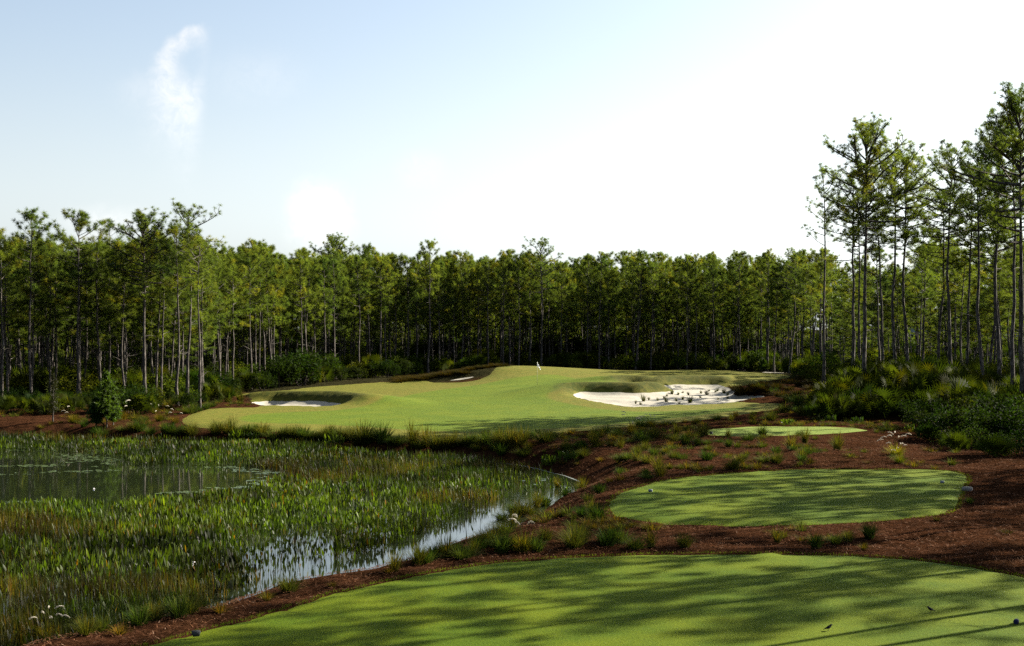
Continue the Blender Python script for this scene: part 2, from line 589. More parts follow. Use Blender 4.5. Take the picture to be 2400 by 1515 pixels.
M_TEE = mat_turf('tee_turf', (0.046, 0.077, 0.0012), (0.080, 0.103, 0.0012), (0.094, 0.106, 0.003))
M_TEE3 = mat_turf('pale_tee_turf', (0.115, 0.155, 0.03), (0.135, 0.17, 0.035), (0.15, 0.17, 0.04))
M_GREEN = mat_turf('green_turf', (0.070, 0.104, 0.010), (0.092, 0.118, 0.011), (0.104, 0.116, 0.014), True)


def mat_mulch():
    m, t = new_mat('pine_straw_ground')
    p = objpos(t)
    warp = t.n('ShaderNodeTexNoise'); warp.inputs['Scale'].default_value = 3.0
    t.l(p, warp.inputs['Vector'])
    vm = t.n('ShaderNodeVectorMath', operation='MULTIPLY_ADD')
    t.l(warp.outputs['Color'], vm.inputs[0]); vm.inputs[1].default_value = (0.5, 0.5, 0.5); t.l(p, vm.inputs[2])
    n1 = t.noise(p, 0.22, 4, 0.6)
    n2 = t.noise(scaled(t, vm.outputs[0], 9, 26, 9), 1.0, 4, 0.75)
    n3 = t.noise(scaled(t, vm.outputs[0], 30, 14, 20), 1.0, 3, 0.8)
    n4 = t.noise(p, 1.1, 4, 0.7)
    c = t.ramp(n2, [(0.30, (0.006, 0.003, 0.002)), (0.5, (0.028, 0.0108, 0.0050)), (0.62, (0.064, 0.0275, 0.0140)), (0.8, (0.17, 0.085, 0.048))])
    c2 = t.ramp(n3, [(0.3, (0.010, 0.004, 0.003)), (0.55, (0.042, 0.0185, 0.0092)), (0.8, (0.13, 0.066, 0.038))])
    c = t.mix(0.45, c, c2)
    c = t.mix(t.math('MULTIPLY', t.sstep(n4, 0.42, 0.65), 0.8), c, t.mix(1.0, c, (0.42, 0.46, 0.46), 'MULTIPLY'))
    c = t.mix(t.math('MULTIPLY', t.sstep(n1, 0.5, 0.75), 0.5), c, t.mix(1.0, c, (0.5, 0.65, 0.5), 'MULTIPLY'))
    # litter darkened in colour for the wood's shade, and on the brushy bank
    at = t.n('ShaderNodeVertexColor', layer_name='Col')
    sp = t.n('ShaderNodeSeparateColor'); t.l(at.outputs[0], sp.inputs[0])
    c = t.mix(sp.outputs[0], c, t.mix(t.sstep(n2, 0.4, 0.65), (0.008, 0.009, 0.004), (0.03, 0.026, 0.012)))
    h = t.math('ADD', n2, n3)
    b = bump(t, h, 0.9, 0.07)
    b = bump(t, n4, 0.9, 0.4, b)
    out(t, pbsdf(t, c, 0.95, b, 0.0).outputs[0])
    return m


M_MULCH = mat_mulch()


def mat_sand():
    m, t = new_mat('bunker_sand')
    p = objpos(t)
    n1 = t.noise(p, 1.2, 5, 0.6)
    n2 = t.noise(scaled(t, p, 3, 9, 3), 2.0, 3, 0.6)
    c = t.mix(n1, (0.235, 0.218, 0.18), (0.29, 0.272, 0.23))
    b = bump(t, n2, 0.3, 0.03)
    b = bump(t, n1, 0.25, 0.2, b)
    out(t, pbsdf(t, c, 0.9, b, 0.1).outputs[0])
    return m


M_SAND = mat_sand()


def mat_water():
    m, t = new_mat('pond_water')
    p = objpos(t)
    n1 = t.noise(scaled(t, p, 1, 2.2, 1), 1.6, 3, 0.6)
    n2 = t.noise(scaled(t, p, 1, 2.0, 1), 9.0, 2, 0.5)
    b = bump(t, n1, 0.05, 0.012)
    b = bump(t, n2, 0.04, 0.003, b)
    pb = pbsdf(t, (0.010, 0.014, 0.006), 0.03, b, 0.5)
    pb.inputs['IOR'].default_value = 1.62
    out(t, pb.outputs[0])
    return m


M_WATER = mat_water()


def mat_leaf(name, ca, cb, trans=0.45, rough=0.5, attr=False, spec=0.3, nscale=0.6, tint=(1.3, 1.35, 0.5)):
    """foliage: reflects and lets light through; varies over each plant and from plant to plant"""
    m, t = new_mat(name)
    oi = t.n('ShaderNodeObjectInfo')
    p = objpos(t)
    f = t.math('ADD', t.math('MULTIPLY', t.sstep(t.noise(p, nscale, 3, 0.6), 0.3, 0.7), 0.6), t.math('MULTIPLY', oi.outputs['Random'], 0.4))
    c = t.mix(f, ca, cb)
    if attr:
        at = t.n('ShaderNodeVertexColor', layer_name='Col')
        c = t.mix(1.0, c, at.outputs[0], 'MULTIPLY')
    p_ = pbsdf(t, c, rough, None, spec)
    tr = t.n('ShaderNodeBsdfTranslucent')
    t.l(t.mix(1.0, c, tint, 'MULTIPLY'), tr.inputs[0])
    mx = t.n('ShaderNodeMixShader')
    mx.inputs[0].default_value = trans
    t.l(p_.outputs[0], mx.inputs[1]); t.l(tr.outputs[0], mx.inputs[2])
    out(t, mx.outputs[0])
    return m


M_NEEDLE = mat_leaf('pine_needles', (0.034, 0.060, 0.017), (0.112, 0.134, 0.022), 0.5, 0.7, True, 0.04, 0.35)
M_SHRUB = mat_leaf('shrub_leaves', (0.007, 0.016, 0.004), (0.028, 0.036, 0.005), 0.38, 0.8, True, 0.03, 0.5)
M_PALM = mat_leaf('palmetto_fronds', (0.007, 0.018, 0.004), (0.038, 0.046, 0.004), 0.42, 0.7, True, 0.04, 0.4)
M_GRASS = mat_leaf('bunch_grass', (0.022, 0.033, 0.006), (0.062, 0.060, 0.013), 0.38, 0.8, True, 0.03, 0.5)
M_REED = mat_leaf('marsh_leaves', (0.008, 0.020, 0.003), (0.030, 0.044, 0.004), 0.42, 0.5, True, 0.12, 0.3)
M_CYP = mat_leaf('cypress_leaves', (0.030, 0.060, 0.006), (0.055, 0.085, 0.008), 0.5, 0.5, True, 0.2, 1.0)
M_PLUME = mat_leaf('grass_plumes', (0.45, 0.41, 0.33), (0.55, 0.51, 0.44), 0.5, 0.8, True, 0.1, 1.0, (1, 1, 1))
M_STRAW = mat_leaf('loose_straw', (0.042, 0.0178, 0.009), (0.10, 0.046, 0.024), 0.1, 0.9, True, 0.02, 1.0, (1, 1, 1))


def mat_bark():
    m, t = new_mat('pine_bark')
    p = objpos(t)
    n1 = t.noise(scaled(t, p, 9, 9, 2.2), 1.0, 4, 0.7)
    n2 = t.noise(p, 0.5, 3, 0.6)
    c = t.ramp(n1, [(0.38, (0.012, 0.010, 0.009)), (0.54, (0.06, 0.052, 0.046)), (0.72, (0.17, 0.16, 0.15))])
    c = t.mix(t.math('MULTIPLY', n2, 0.5), c, t.mix(1.0, c, (0.85, 0.75, 0.7), 'MULTIPLY'))
    b = bump(t, n1, 0.9, 0.05)
    out(t, pbsdf(t, c, 0.85, b, 0.15).outputs[0])
    return m


M_BARK = mat_bark()


def mat_plain(name, col, rough=0.7, var=0.15, scale=8.0, spec=0.3, metal=0.0):
    m, t = new_mat(name)
    p = objpos(t)
    n = t.noise(p, scale, 3, 0.6)
    c = t.mix(n, tuple(x * (1 - var) for x in col), tuple(min(1, x * (1 + var)) for x in col))
    pb = pbsdf(t, c, rough, bump(t, n, 0.2, 0.01), spec)
    pb.inputs['Metallic'].default_value = metal
    out(t, pb.outputs[0])
    return m


M_TWIG = mat_plain('twigs', (0.035, 0.025, 0.02), 0.9, 0.4)
M_PAD = mat_plain('lily_pad', (0.06, 0.085, 0.035), 0.2, 0.4, 1.2, 0.7)
M_WHITE = mat_plain('white_paint', (0.8, 0.8, 0.78), 0.5, 0.04)
M_STICK = mat_plain('flagstick_paint', (0.35, 0.36, 0.22), 0.4, 0.05)
M_WALLP = mat_plain('pale_wall', (0.30, 0.36, 0.46), 0.8, 0.06, 1.0)
M_WALLG = mat_plain('olive_grey_wall', (0.10, 0.11, 0.09), 0.8, 0.1, 1.0)
M_ROOF = mat_plain('grey_roof', (0.07, 0.07, 0.08), 0.8, 0.2, 1.5)
M_NAVY = mat_plain('navy_paint', (0.008, 0.010, 0.045), 0.6, 0.2, 8, 0.15)
M_MARK = mat_plain('marker_wood', (0.035, 0.036, 0.04), 0.8, 0.4, 30, 0.1)
M_MARKP = mat_plain('pale_marker', (0.11, 0.13, 0.16), 0.4, 0.1, 20)
M_BIRD = mat_plain('bird_feathers', (0.010, 0.010, 0.015), 0.8, 0.4, 30, 0.05)
M_BIRDL = mat_plain('bird_legs', (0.03, 0.025, 0.02), 0.6, 0.2, 30)
M_STONE = mat_plain('pale_stone', (0.13, 0.12, 0.11), 0.8, 0.25, 6)
M_PEAK = mat_plain('pale_flowers', (0.7, 0.68, 0.72), 0.7, 0.1, 20)

# ---------------------------------------------------------------- ground sheet
def axis(a, b, step, lo, hi, grow=1.18):
    c = list(np.arange(a, b + 1e-6, step))
    s, x = step, b
    while x < hi:
        s *= grow; x += s; c.append(x)
    s, x = step, a
    pre = []
    while x > lo:
        s *= grow; x -= s; pre.append(x)
    return np.array(pre[::-1] + c)


gx = axis(-48, 62, 0.42, -2500, 2500)
gy = axis(8, 156, 0.42, -60, 4500)
GX, GY = np.meshgrid(gx, gy, indexing='ij')
GP = np.stack([GX.ravel(), GY.ravel()], -1)
GZ = H(GP)
rough_n = (vnoise(GP[:, 0], GP[:, 1], 0.45) - 0.5) * 0.22 + (vnoise(GP[:, 0], GP[:, 1], 1.3) - 0.5) * 0.10
near = (np.abs(GP[:, 0]) < 110) & (GP[:, 1] < 200)
dmin = np.full(len(GP), 50.0)
mm = near
for poly in (TEE1, TEE2, TEE3, TURF, SANDL, SANDR, SANDF):
    c0, c1 = poly.min(0) - 4, poly.max(0) + 4
    m = mm & (GP[:, 0] > c0[0]) & (GP[:, 0] < c1[0]) & (GP[:, 1] > c0[1]) & (GP[:, 1] < c1[1])
    d = sdf(GP[m], poly)
    dmin[m] = np.minimum(dmin[m], d)
GZ = GZ + rough_n * ss(dmin, 0.3, 2.5) * (GZ > WATER)
GZ = np.where(dmin < -0.05, GZ - 0.16 * ss(-dmin, 0.05, 0.7), GZ)
nx_, ny_ = len(gx), len(gy)
I, J = np.meshgrid(np.arange(nx_ - 1), np.arange(ny_ - 1), indexing='ij')
Q = np.stack([I * ny_ + J, (I + 1) * ny_ + J, (I + 1) * ny_ + J + 1, I * ny_ + J + 1], -1).reshape(-1, 4)
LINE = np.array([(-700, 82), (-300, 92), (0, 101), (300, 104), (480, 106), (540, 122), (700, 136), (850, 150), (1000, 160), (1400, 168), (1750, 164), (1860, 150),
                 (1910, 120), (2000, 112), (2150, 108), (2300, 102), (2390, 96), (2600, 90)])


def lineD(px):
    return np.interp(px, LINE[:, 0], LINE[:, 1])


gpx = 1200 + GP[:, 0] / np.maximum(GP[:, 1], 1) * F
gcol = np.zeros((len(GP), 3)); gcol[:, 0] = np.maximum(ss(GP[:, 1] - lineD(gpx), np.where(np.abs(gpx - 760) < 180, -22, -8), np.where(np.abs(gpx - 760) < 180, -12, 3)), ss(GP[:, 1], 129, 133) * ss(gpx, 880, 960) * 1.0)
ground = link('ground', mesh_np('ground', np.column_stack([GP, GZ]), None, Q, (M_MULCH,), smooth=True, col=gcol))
tag(ground, kind='structure')


def sheet(name, poly, mat, off, spacing, holes=(), edge=0.3, colfn=None, edge_off=-0.03, rough=0.0):
    c0, c1 = poly.min(0), poly.max(0)
    xs = np.arange(c0[0], c1[0], spacing); ys = np.arange(c0[1], c1[1], spacing)
    X, Y = np.meshgrid(xs, ys, indexing='ij')
    X = X + (rng.random(X.shape) - 0.5) * spacing * 0.5; Y = Y + (rng.random(Y.shape) - 0.5) * spacing * 0.5
    P = np.stack([X.ravel(), Y.ravel()], -1)
    P = P[sdf(P, poly) < -edge * 0.8]
    for h in holes: P = P[np.abs(sdf(P, h)) > edge * 0.6]
    V, E = [], []
    for lp in (poly, *holes):
        s = len(V)
        V += [tuple(p) for p in lp]
        E += [(s + i, s + (i + 1) % len(lp)) for i in range(len(lp))]
    # an inner ring just inside the edge
    V += [tuple(p) for p in P]
    vo, eo, fo, _, _, _ = delaunay_2d_cdt([Vector(v) for v in V], E, [], 0, 1e-4)
    vo = np.array([(v[0], v[1]) for v in vo]); fo = np.array([f for f in fo if len(f) == 3])
    cen = vo[fo].mean(1)
    keep = sdf(cen, poly) < 0
    for h in holes: keep &= sdf(cen, h) > 0
    fo = fo[keep]
    de = -sdf(vo, poly)
    for h in holes: de = np.minimum(de, np.abs(sdf(vo, h)))
    z = H(vo) + edge_off + (off - edge_off) * ss(de, 0.0, edge)
    if rough: z = z + (vnoise(vo[:, 0], vo[:, 1], 0.8) - 0.5) * rough * ss(de, 0, 1)
    a, b, c = vo[fo[:, 0]], vo[fo[:, 1]], vo[fo[:, 2]]
    cr = (b[:, 0] - a[:, 0]) * (c[:, 1] - a[:, 1]) - (b[:, 1] - a[:, 1]) * (c[:, 0] - a[:, 0])
    fo[cr < 0] = fo[cr < 0][:, ::-1]
    o = link(name, mesh_np(name, np.column_stack([vo, z]), fo, None, (mat,), smooth=True, col=None if colfn is None else colfn(vo)))
    tag(o, kind='structure')
    return o


sheet('tee_box', TEE1, M_TEE, 0.06, 0.8)
sheet('middle_tee_box', TEE2, M_TEE, 0.06, 0.6)
sheet('forward_tee_box', TEE3, M_TEE3, 0.06, 0.6)
inner_px = [(560, 985), (600, 973), (700, 968), (790, 964), (850, 955), (890, 940), (960, 928), (1060, 912), (1160, 896), (1230, 884), (1300, 880), (1400, 884), (1450, 892),
            (1420, 905), (1340, 914), (1285, 925), (1290, 938), (1370, 956), (1480, 967), (1600, 965), (1720, 958), (1770, 955), (1700, 968), (1600, 980),
            (1450, 996), (1300, 1007), (1150, 1014), (1000, 1013), (850, 1003), (700, 996), (600, 993)]
INNER = catmull([hit(a, b)[:2] for a, b in inner_px], True, 1.5)


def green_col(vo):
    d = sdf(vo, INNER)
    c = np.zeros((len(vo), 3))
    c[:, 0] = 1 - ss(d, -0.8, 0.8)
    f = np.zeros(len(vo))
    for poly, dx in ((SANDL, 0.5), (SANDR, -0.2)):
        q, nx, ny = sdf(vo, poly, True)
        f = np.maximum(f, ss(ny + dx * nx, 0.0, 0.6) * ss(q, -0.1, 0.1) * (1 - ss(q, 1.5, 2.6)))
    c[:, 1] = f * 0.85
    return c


sheet('putting_green', TURF, M_GREEN, 0.06, 0.65, (SANDL,), colfn=green_col) if False else None
TURF_H = (SANDL, SANDR)


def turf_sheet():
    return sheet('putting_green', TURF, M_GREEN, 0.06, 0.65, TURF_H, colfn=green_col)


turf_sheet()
sheet('bunker_sand', SANDL, M_SAND, 0.02, 0.5, edge_off=0.0, rough=0.12)
sheet('waste_bunker_sand', SANDR, M_SAND, 0.02, 0.5, edge_off=0.0, rough=0.2)
sheet('back_bunker_sand', SANDF, M_SAND, 0.03, 0.5, edge_off=0.0)
# sandy cart path glimpsed at the forest edge
pp = [atD(1790, 156), atD(1880, 151), atD(1990, 146), atD(2040, 150), atD(1900, 156), atD(1800, 160)]
sheet('sand_path', catmull(pp, True, 1.0), M_SAND, 0.05, 0.8, edge_off=0.0)

# water
wm = [(p[0], p[1], WATER) for p in catmull([atz(a, b, WATER) for a, b in pond_px], True, 3.0)]
wb = MB()
WP = np.array([(-160, 18, WATER), (14, 18, WATER), (14, 92, WATER), (-160, 92, WATER)])
wb.add(WP, None, [[0, 1, 2, 3]])
water = link('water', wb.mesh('water', (M_WATER,)))
tag(water, kind='structure')

print('terrain done')

# ---------------------------------------------------------------- ribbons (blades, leaves, needles)
def ribbons(base, az, lean, h, wd, prof, ts, face=None, curve=1.6, droop=None):
    """N curved ribbons. base (N,3); az lean direction; lean horizontal reach; h height; prof width profile at ts"""
    N = len(base)
    ts = np.asarray(ts, float); prof = np.asarray(prof, float)
    k = len(ts)
    lean = np.broadcast_to(lean, (N,)); h = np.broadcast_to(h, (N,)); wd = np.broadcast_to(wd, (N,))
    if face is None: face = az + math.pi / 2 + (rng.random(N) - 0.5) * 1.2
    hx, hy = np.cos(az), np.sin(az)
    T = ts[None, :]
    r = lean[:, None] * T ** curve
    z = h[:, None] * T
    if droop is not None:
        z = h[:, None] * (T - np.broadcast_to(droop, (N,))[:, None] * T ** 3)
    cx = base[:, 0:1] + hx[:, None] * r
    cy = base[:, 1:2] + hy[:, None] * r
    cz_ = base[:, 2:3] + z
    fx, fy = np.cos(face)[:, None], np.sin(face)[:, None]
    hw = wd[:, None] * prof[None, :] / 2
    L = np.stack([cx - fx * hw, cy - fy * hw, cz_], -1)
    Rr = np.stack([cx + fx * hw, cy + fy * hw, cz_], -1)
    V = np.stack([L, Rr], 2).reshape(-1, 3)      # N,k,2
    n = np.arange(N)[:, None] * (2 * k); j = np.arange(k - 1)[None, :] * 2
    s = (n + j).ravel()
    Q = np.stack([s, s + 1, s + 3, s + 2], -1)
    return V, Q, 2 * k


def rep(c, k):
    return np.repeat(np.asarray(c, float), k, axis=0)


# ---------------------------------------------------------------- plants: prototypes
def needle_tuft(mb, cen, dirs, n, length, width, mat, col):
    """n thin needle sprays round each tuft centre"""
    M = len(cen)
    v = rng.normal(size=(M, n, 3))
    v /= np.linalg.norm(v, axis=2)[:, :, None]
    v = v + dirs[:, None, :] * 0.75
    v /= np.linalg.norm(v, axis=2)[:, :, None]
    L = length * (0.65 + 0.5 * rng.random((M, n, 1)))
    side = np.cross(v, rng.normal(size=(M, n, 3)))
    side /= np.linalg.norm(side, axis=2)[:, :, None]
    c = cen[:, None, :] - dirs[:, None, :] * 0.10 * rng.random((M, n, 1))
    a = c + side * width * 0.5 + v * L * 0.12
    b = c - side * width * 0.5 + v * L * 0.12
    d = c + v * L
    d[..., 2] -= 0.06 * L[..., 0]
    V = np.stack([a, b, d], 2).reshape(-1, 3)
    T = np.arange(len(V)).reshape(-1, 3)
    cc = np.repeat(col, n * 3, axis=0) * (0.8 + 0.4 * rng.random((len(V) // 3, 1))).repeat(3, 0)
    mb.add(V, T, None, mat, cc)


def pine_proto(seed, Ht, cb, Rc, nb, nsub, nn, r0, flat=0.3, lowdead=6, dens=1.0):
    """returns (trunk mesh, crown mesh, both-in-one mesh)"""
    r = np.random.default_rng(seed)
    tz = np.linspace(0, 1, 9)
    sway = np.stack([np.cumsum(r.normal(0, 0.07, 9)), np.cumsum(r.normal(0, 0.07, 9))], -1)
    sway -= sway[0]
    tp = np.column_stack([sway * Ht / 17, tz * Ht])
    tr = r0 * (1 - 0.82 * tz ** 0.9); tr[0] *= 1.35
    def at_t(t):
        return np.array([np.interp(t, tz, tp[:, i]) for i in range(3)])
    tm = MB(); cm = MB()
    tm.tube(tp, tr, 8)
    cens, dirs, cols = [], [], []
    ga = r.random() * 6
    for i in range(nb):
        s = (i + r.random()) / nb
        s = s ** 0.8
        t = cb + (0.985 - cb) * s
        prof = (0.65 + 0.35 * s / flat) if s < flat else math.sqrt(max(0.03, 1 - ((s - flat) / (1.04 - flat)) ** 2))
        L = Rc * prof * (0.55 + 0.6 * r.random())
        ga += 2.4 + r.normal(0, 0.5)
        el = R(-6 + 30 * s + 22 * s ** 3 + r.normal(0, 10))
        p0 = at_t(t)
        d = np.array([math.cos(ga) * math.cos(el), math.sin(ga) * math.cos(el), math.sin(el)])
        pts = [p0]
        for q in range(4):
            d = d + np.array([r.normal(0, 0.13), r.normal(0, 0.13), 0.11 + r.normal(0, 0.09)])
            d /= np.linalg.norm(d)
            pts.append(pts[-1] + d * L / 4)
        pts = np.array(pts)
        br = max(0.012, 0.05 * L / 2.5) * r0 / 0.16
        cm.tube(pts, np.linspace(br, br * 0.25, 5), 4, 0)
        shade = np.array([1, 1, 1]) * (0.75 + 0.5 * r.random())
        if r.random() < 0.12: shade = shade * np.array([1.5, 1.15, 0.8])
        cens.append(pts[-1]); dirs.append(d.copy()); cols.append(shade)
        ns = max(1, int(round(nsub * (0.5 + L / Rc))))
        for q in range(ns):
            u = 0.30 + 0.68 * (q + r.random()) / ns
            k = min(3, int(u * 4)); f = u * 4 - k
            b0 = pts[k] * (1 - f) + pts[k + 1] * f
            dd = pts[k + 1] - pts[k]; dd /= np.linalg.norm(dd)
            sd_ = dd * 0.6 + np.array([r.normal(0, 0.6), r.normal(0, 0.6), 0.35 + r.normal(0, 0.3)])
            sd_ /= np.linalg.norm(sd_)
            sl = (0.25 + 0.55 * r.random()) * (0.35 + 0.25 * L)
            b1 = b0 + sd_ * sl * 0.5
            sd2 = sd_ + np.array([r.normal(0, .25), r.normal(0, .25), 0.35]); sd2 /= np.linalg.norm(sd2)
            b2 = b1 + sd2 * sl * 0.5
            cm.tube([b0, b1, b2], [br * 0.4, br * 0.3, 0.008], 3, 0)
            if r.random() < dens:
                cens.append(b2); dirs.append(sd2); cols.append(shade * (0.85 + 0.3 * r.random()))
            if r.random() < 0.5 * dens:
                cens.append(b1 + r.normal(0, 0.05, 3)); dirs.append(sd_); cols.append(shade * 0.9)
    # leader
    top = tp[-1]
    for q in range(4):
        dd = np.array([r.normal(0, 0.3), r.normal(0, 0.3), 1.0]); dd /= np.linalg.norm(dd)
        cens.append(top + dd * 0.25 * q - [0, 0, 0.2]); dirs.append(dd); cols.append(np.ones(3))
    # dead snags under the crown
    for q in range(lowdead):
        t = cb * (0.45 + 0.55 * r.random()); g = r.random() * 6.28; L = 0.4 + 1.3 * r.random()
        p0 = at_t(t)
        d = np.array([math.cos(g), math.sin(g), 0.15 + r.normal(0, 0.2)])
        cm.tube([p0, p0 + d * L * 0.5, p0 + d * L + [0, 0, r.normal(0, 0.15)]], [0.028, 0.018, 0.006], 3, 0)
    needle_tuft(cm, np.array(cens), np.array(dirs), int(nn * 2.6), 0.42, 0.022, 1, np.array(cols))
    trunk = tm.mesh('trunk', (M_BARK,), True)
    crown = cm.mesh('crown', (M_BARK, M_NEEDLE), False, True)
    bm = MB()
    bm.V, bm.T, bm.Q, bm.tm, bm.qm, bm.C, bm.n = list(cm.V), list(cm.T), list(cm.Q), list(cm.tm), list(cm.qm), list(cm.C), cm.n
    bm.tube(tp, tr, 6)
    both = bm.mesh('pine', (M_BARK, M_NEEDLE), False, True)
    return trunk, crown, both, Ht


PINES = [
    pine_proto(1, 16, 0.62, 3.0, 30, 5, 20, 0.15, 0.3),      # 0 rounded open top
    pine_proto(2, 16, 0.48, 2.5, 40, 5, 18, 0.14, 0.35),     # 1 fuller
    pine_proto(3, 15, 0.38, 2.2, 44, 4, 18, 0.12, 0.3),      # 2 deep crown
    pine_proto(4, 17, 0.58, 2.6, 30, 5, 20, 0.15, 0.25),     # 3
    pine_proto(5, 14, 0.34, 2.0, 44, 4, 18, 0.11, 0.25),     # 4 younger
    pine_proto(6, 16, 0.52, 2.3, 36, 5, 18, 0.13, 0.4),      # 5
    pine_proto(7, 15, 0.66, 1.9, 22, 4, 16, 0.11, 0.4, 8, 0.8),  # 6 thin top
    pine_proto(8, 16, 0.44, 2.8, 40, 5, 18, 0.14, 0.3),      # 7
    pine_proto(21, 16, 0.50, 2.6, 34, 5, 18, 0.14, 0.2),
    pine_proto(22, 15, 0.42, 2.4, 38, 5, 18, 0.12, 0.45),
    # tall ones for the stand at the right
    pine_proto(11, 23, 0.56, 4.6, 58, 9, 18, 0.20, 0.5, 10, 0.9),      # 8 big rounded
    pine_proto(12, 23, 0.62, 4.4, 34, 6, 18, 0.17, 0.4, 10, 0.9),  # 9 open
    pine_proto(13, 23, 0.64, 2.8, 22, 5, 14, 0.15, 0.5, 8, 0.8),   # 10 narrow sparse
    pine_proto(14, 22, 0.60, 4.0, 38, 7, 18, 0.17, 0.4, 12),       # 11
]
print('pines', sum(len(p[1].polygons) for p in PINES))


def put_pine(x, y, k, ht, label, group=None, z=None, tilt=0.015, rz=None):
    trunk, crown, _, h0 = PINES[k]
    if z is None: z = float(H([(x, y)])[0]) - 0.05
    s = ht / h0
    o = empty('pine_tree', (x, y, z), (random.gauss(0, tilt), random.gauss(0, tilt), random.random() * 6.28 if rz is None else rz), (0.5 + 0.5 * s, 0.5 + 0.5 * s, s))
    tag(o, label, 'pine tree', group)
    link('trunk', trunk, o)
    link('crown', crown, o)
    return o


def gn_scatter(name, P, rot, scl, idx, sources):
    """one object whose points carry copies of the source meshes (for what nobody could count)"""
    P = np.asarray(P, np.float32)
    me = bpy.data.meshes.new(name)
    me.vertices.add(len(P)); me.vertices.foreach_set('co', P.ravel())
    for nm, typ, dat in (('rz', 'FLOAT', rot), ('sc', 'FLOAT', scl), ('ix', 'INT', idx)):
        a = me.attributes.new(nm, typ, 'POINT')
        a.data.foreach_set('value', np.asarray(dat, np.float32 if typ == 'FLOAT' else np.int32))
    me.update()
    o = link(name, me)
    g = bpy.data.node_groups.new(name, 'GeometryNodeTree')
    g.interface.new_socket('Geometry', in_out='INPUT', socket_type='NodeSocketGeometry')
    g.interface.new_socket('Geometry', in_out='OUTPUT', socket_type='NodeSocketGeometry')
    t = NT(g)
    gi, go = t.n('NodeGroupInput'), t.n('NodeGroupOutput')
    jn = t.n('GeometryNodeJoinGeometry')
    for s in reversed(sources):
        so = bpy.data.objects.new(s.name + '_source', s)
        oi = t.n('GeometryNodeObjectInfo')
        oi.inputs['Object'].default_value = so
        gt = t.n('GeometryNodeGeometryToInstance')
        t.l(oi.outputs['Geometry'], gt.inputs[0])
        t.l(gt.outputs[0], jn.inputs[0])
    def attr(nm, typ):
        a = t.n('GeometryNodeInputNamedAttribute', data_type=typ)
        a.inputs['Name'].default_value = nm
        return a.outputs['Attribute']
    ip = t.n('GeometryNodeInstanceOnPoints')
    ip.inputs['Pick Instance'].default_value = True
    t.l(gi.outputs[0], ip.inputs['Points'])
    t.l(jn.outputs[0], ip.inputs['Instance'])
    t.l(attr('ix', 'INT'), ip.inputs['Instance Index'])
    cx = t.n('ShaderNodeCombineXYZ')
    t.l(attr('rz', 'FLOAT'), cx.inputs[2])
    e2r = t.n('FunctionNodeEulerToRotation')
    t.l(cx.outputs[0], e2r.inputs[0])
    t.l(e2r.outputs[0], ip.inputs['Rotation'])
    t.l(attr('sc', 'FLOAT'), ip.inputs['Scale'])
    t.l(ip.outputs[0], go.inputs[0])
    md = o.modifiers.new('scatter', 'NODES')
    md.node_group = g
    return o


# ---------------------------------------------------------------- the forest
LINE = np.array([(-700, 82), (-300, 92), (0, 101), (300, 104), (480, 106), (540, 122), (700, 136), (850, 150), (1000, 160), (1400, 168), (1750, 164), (1860, 150),
                 (1910, 120), (2000, 112), (2150, 108), (2300, 102), (2390, 96), (2600, 90)])


def lineD(px):
    return np.interp(px, LINE[:, 0], LINE[:, 1])


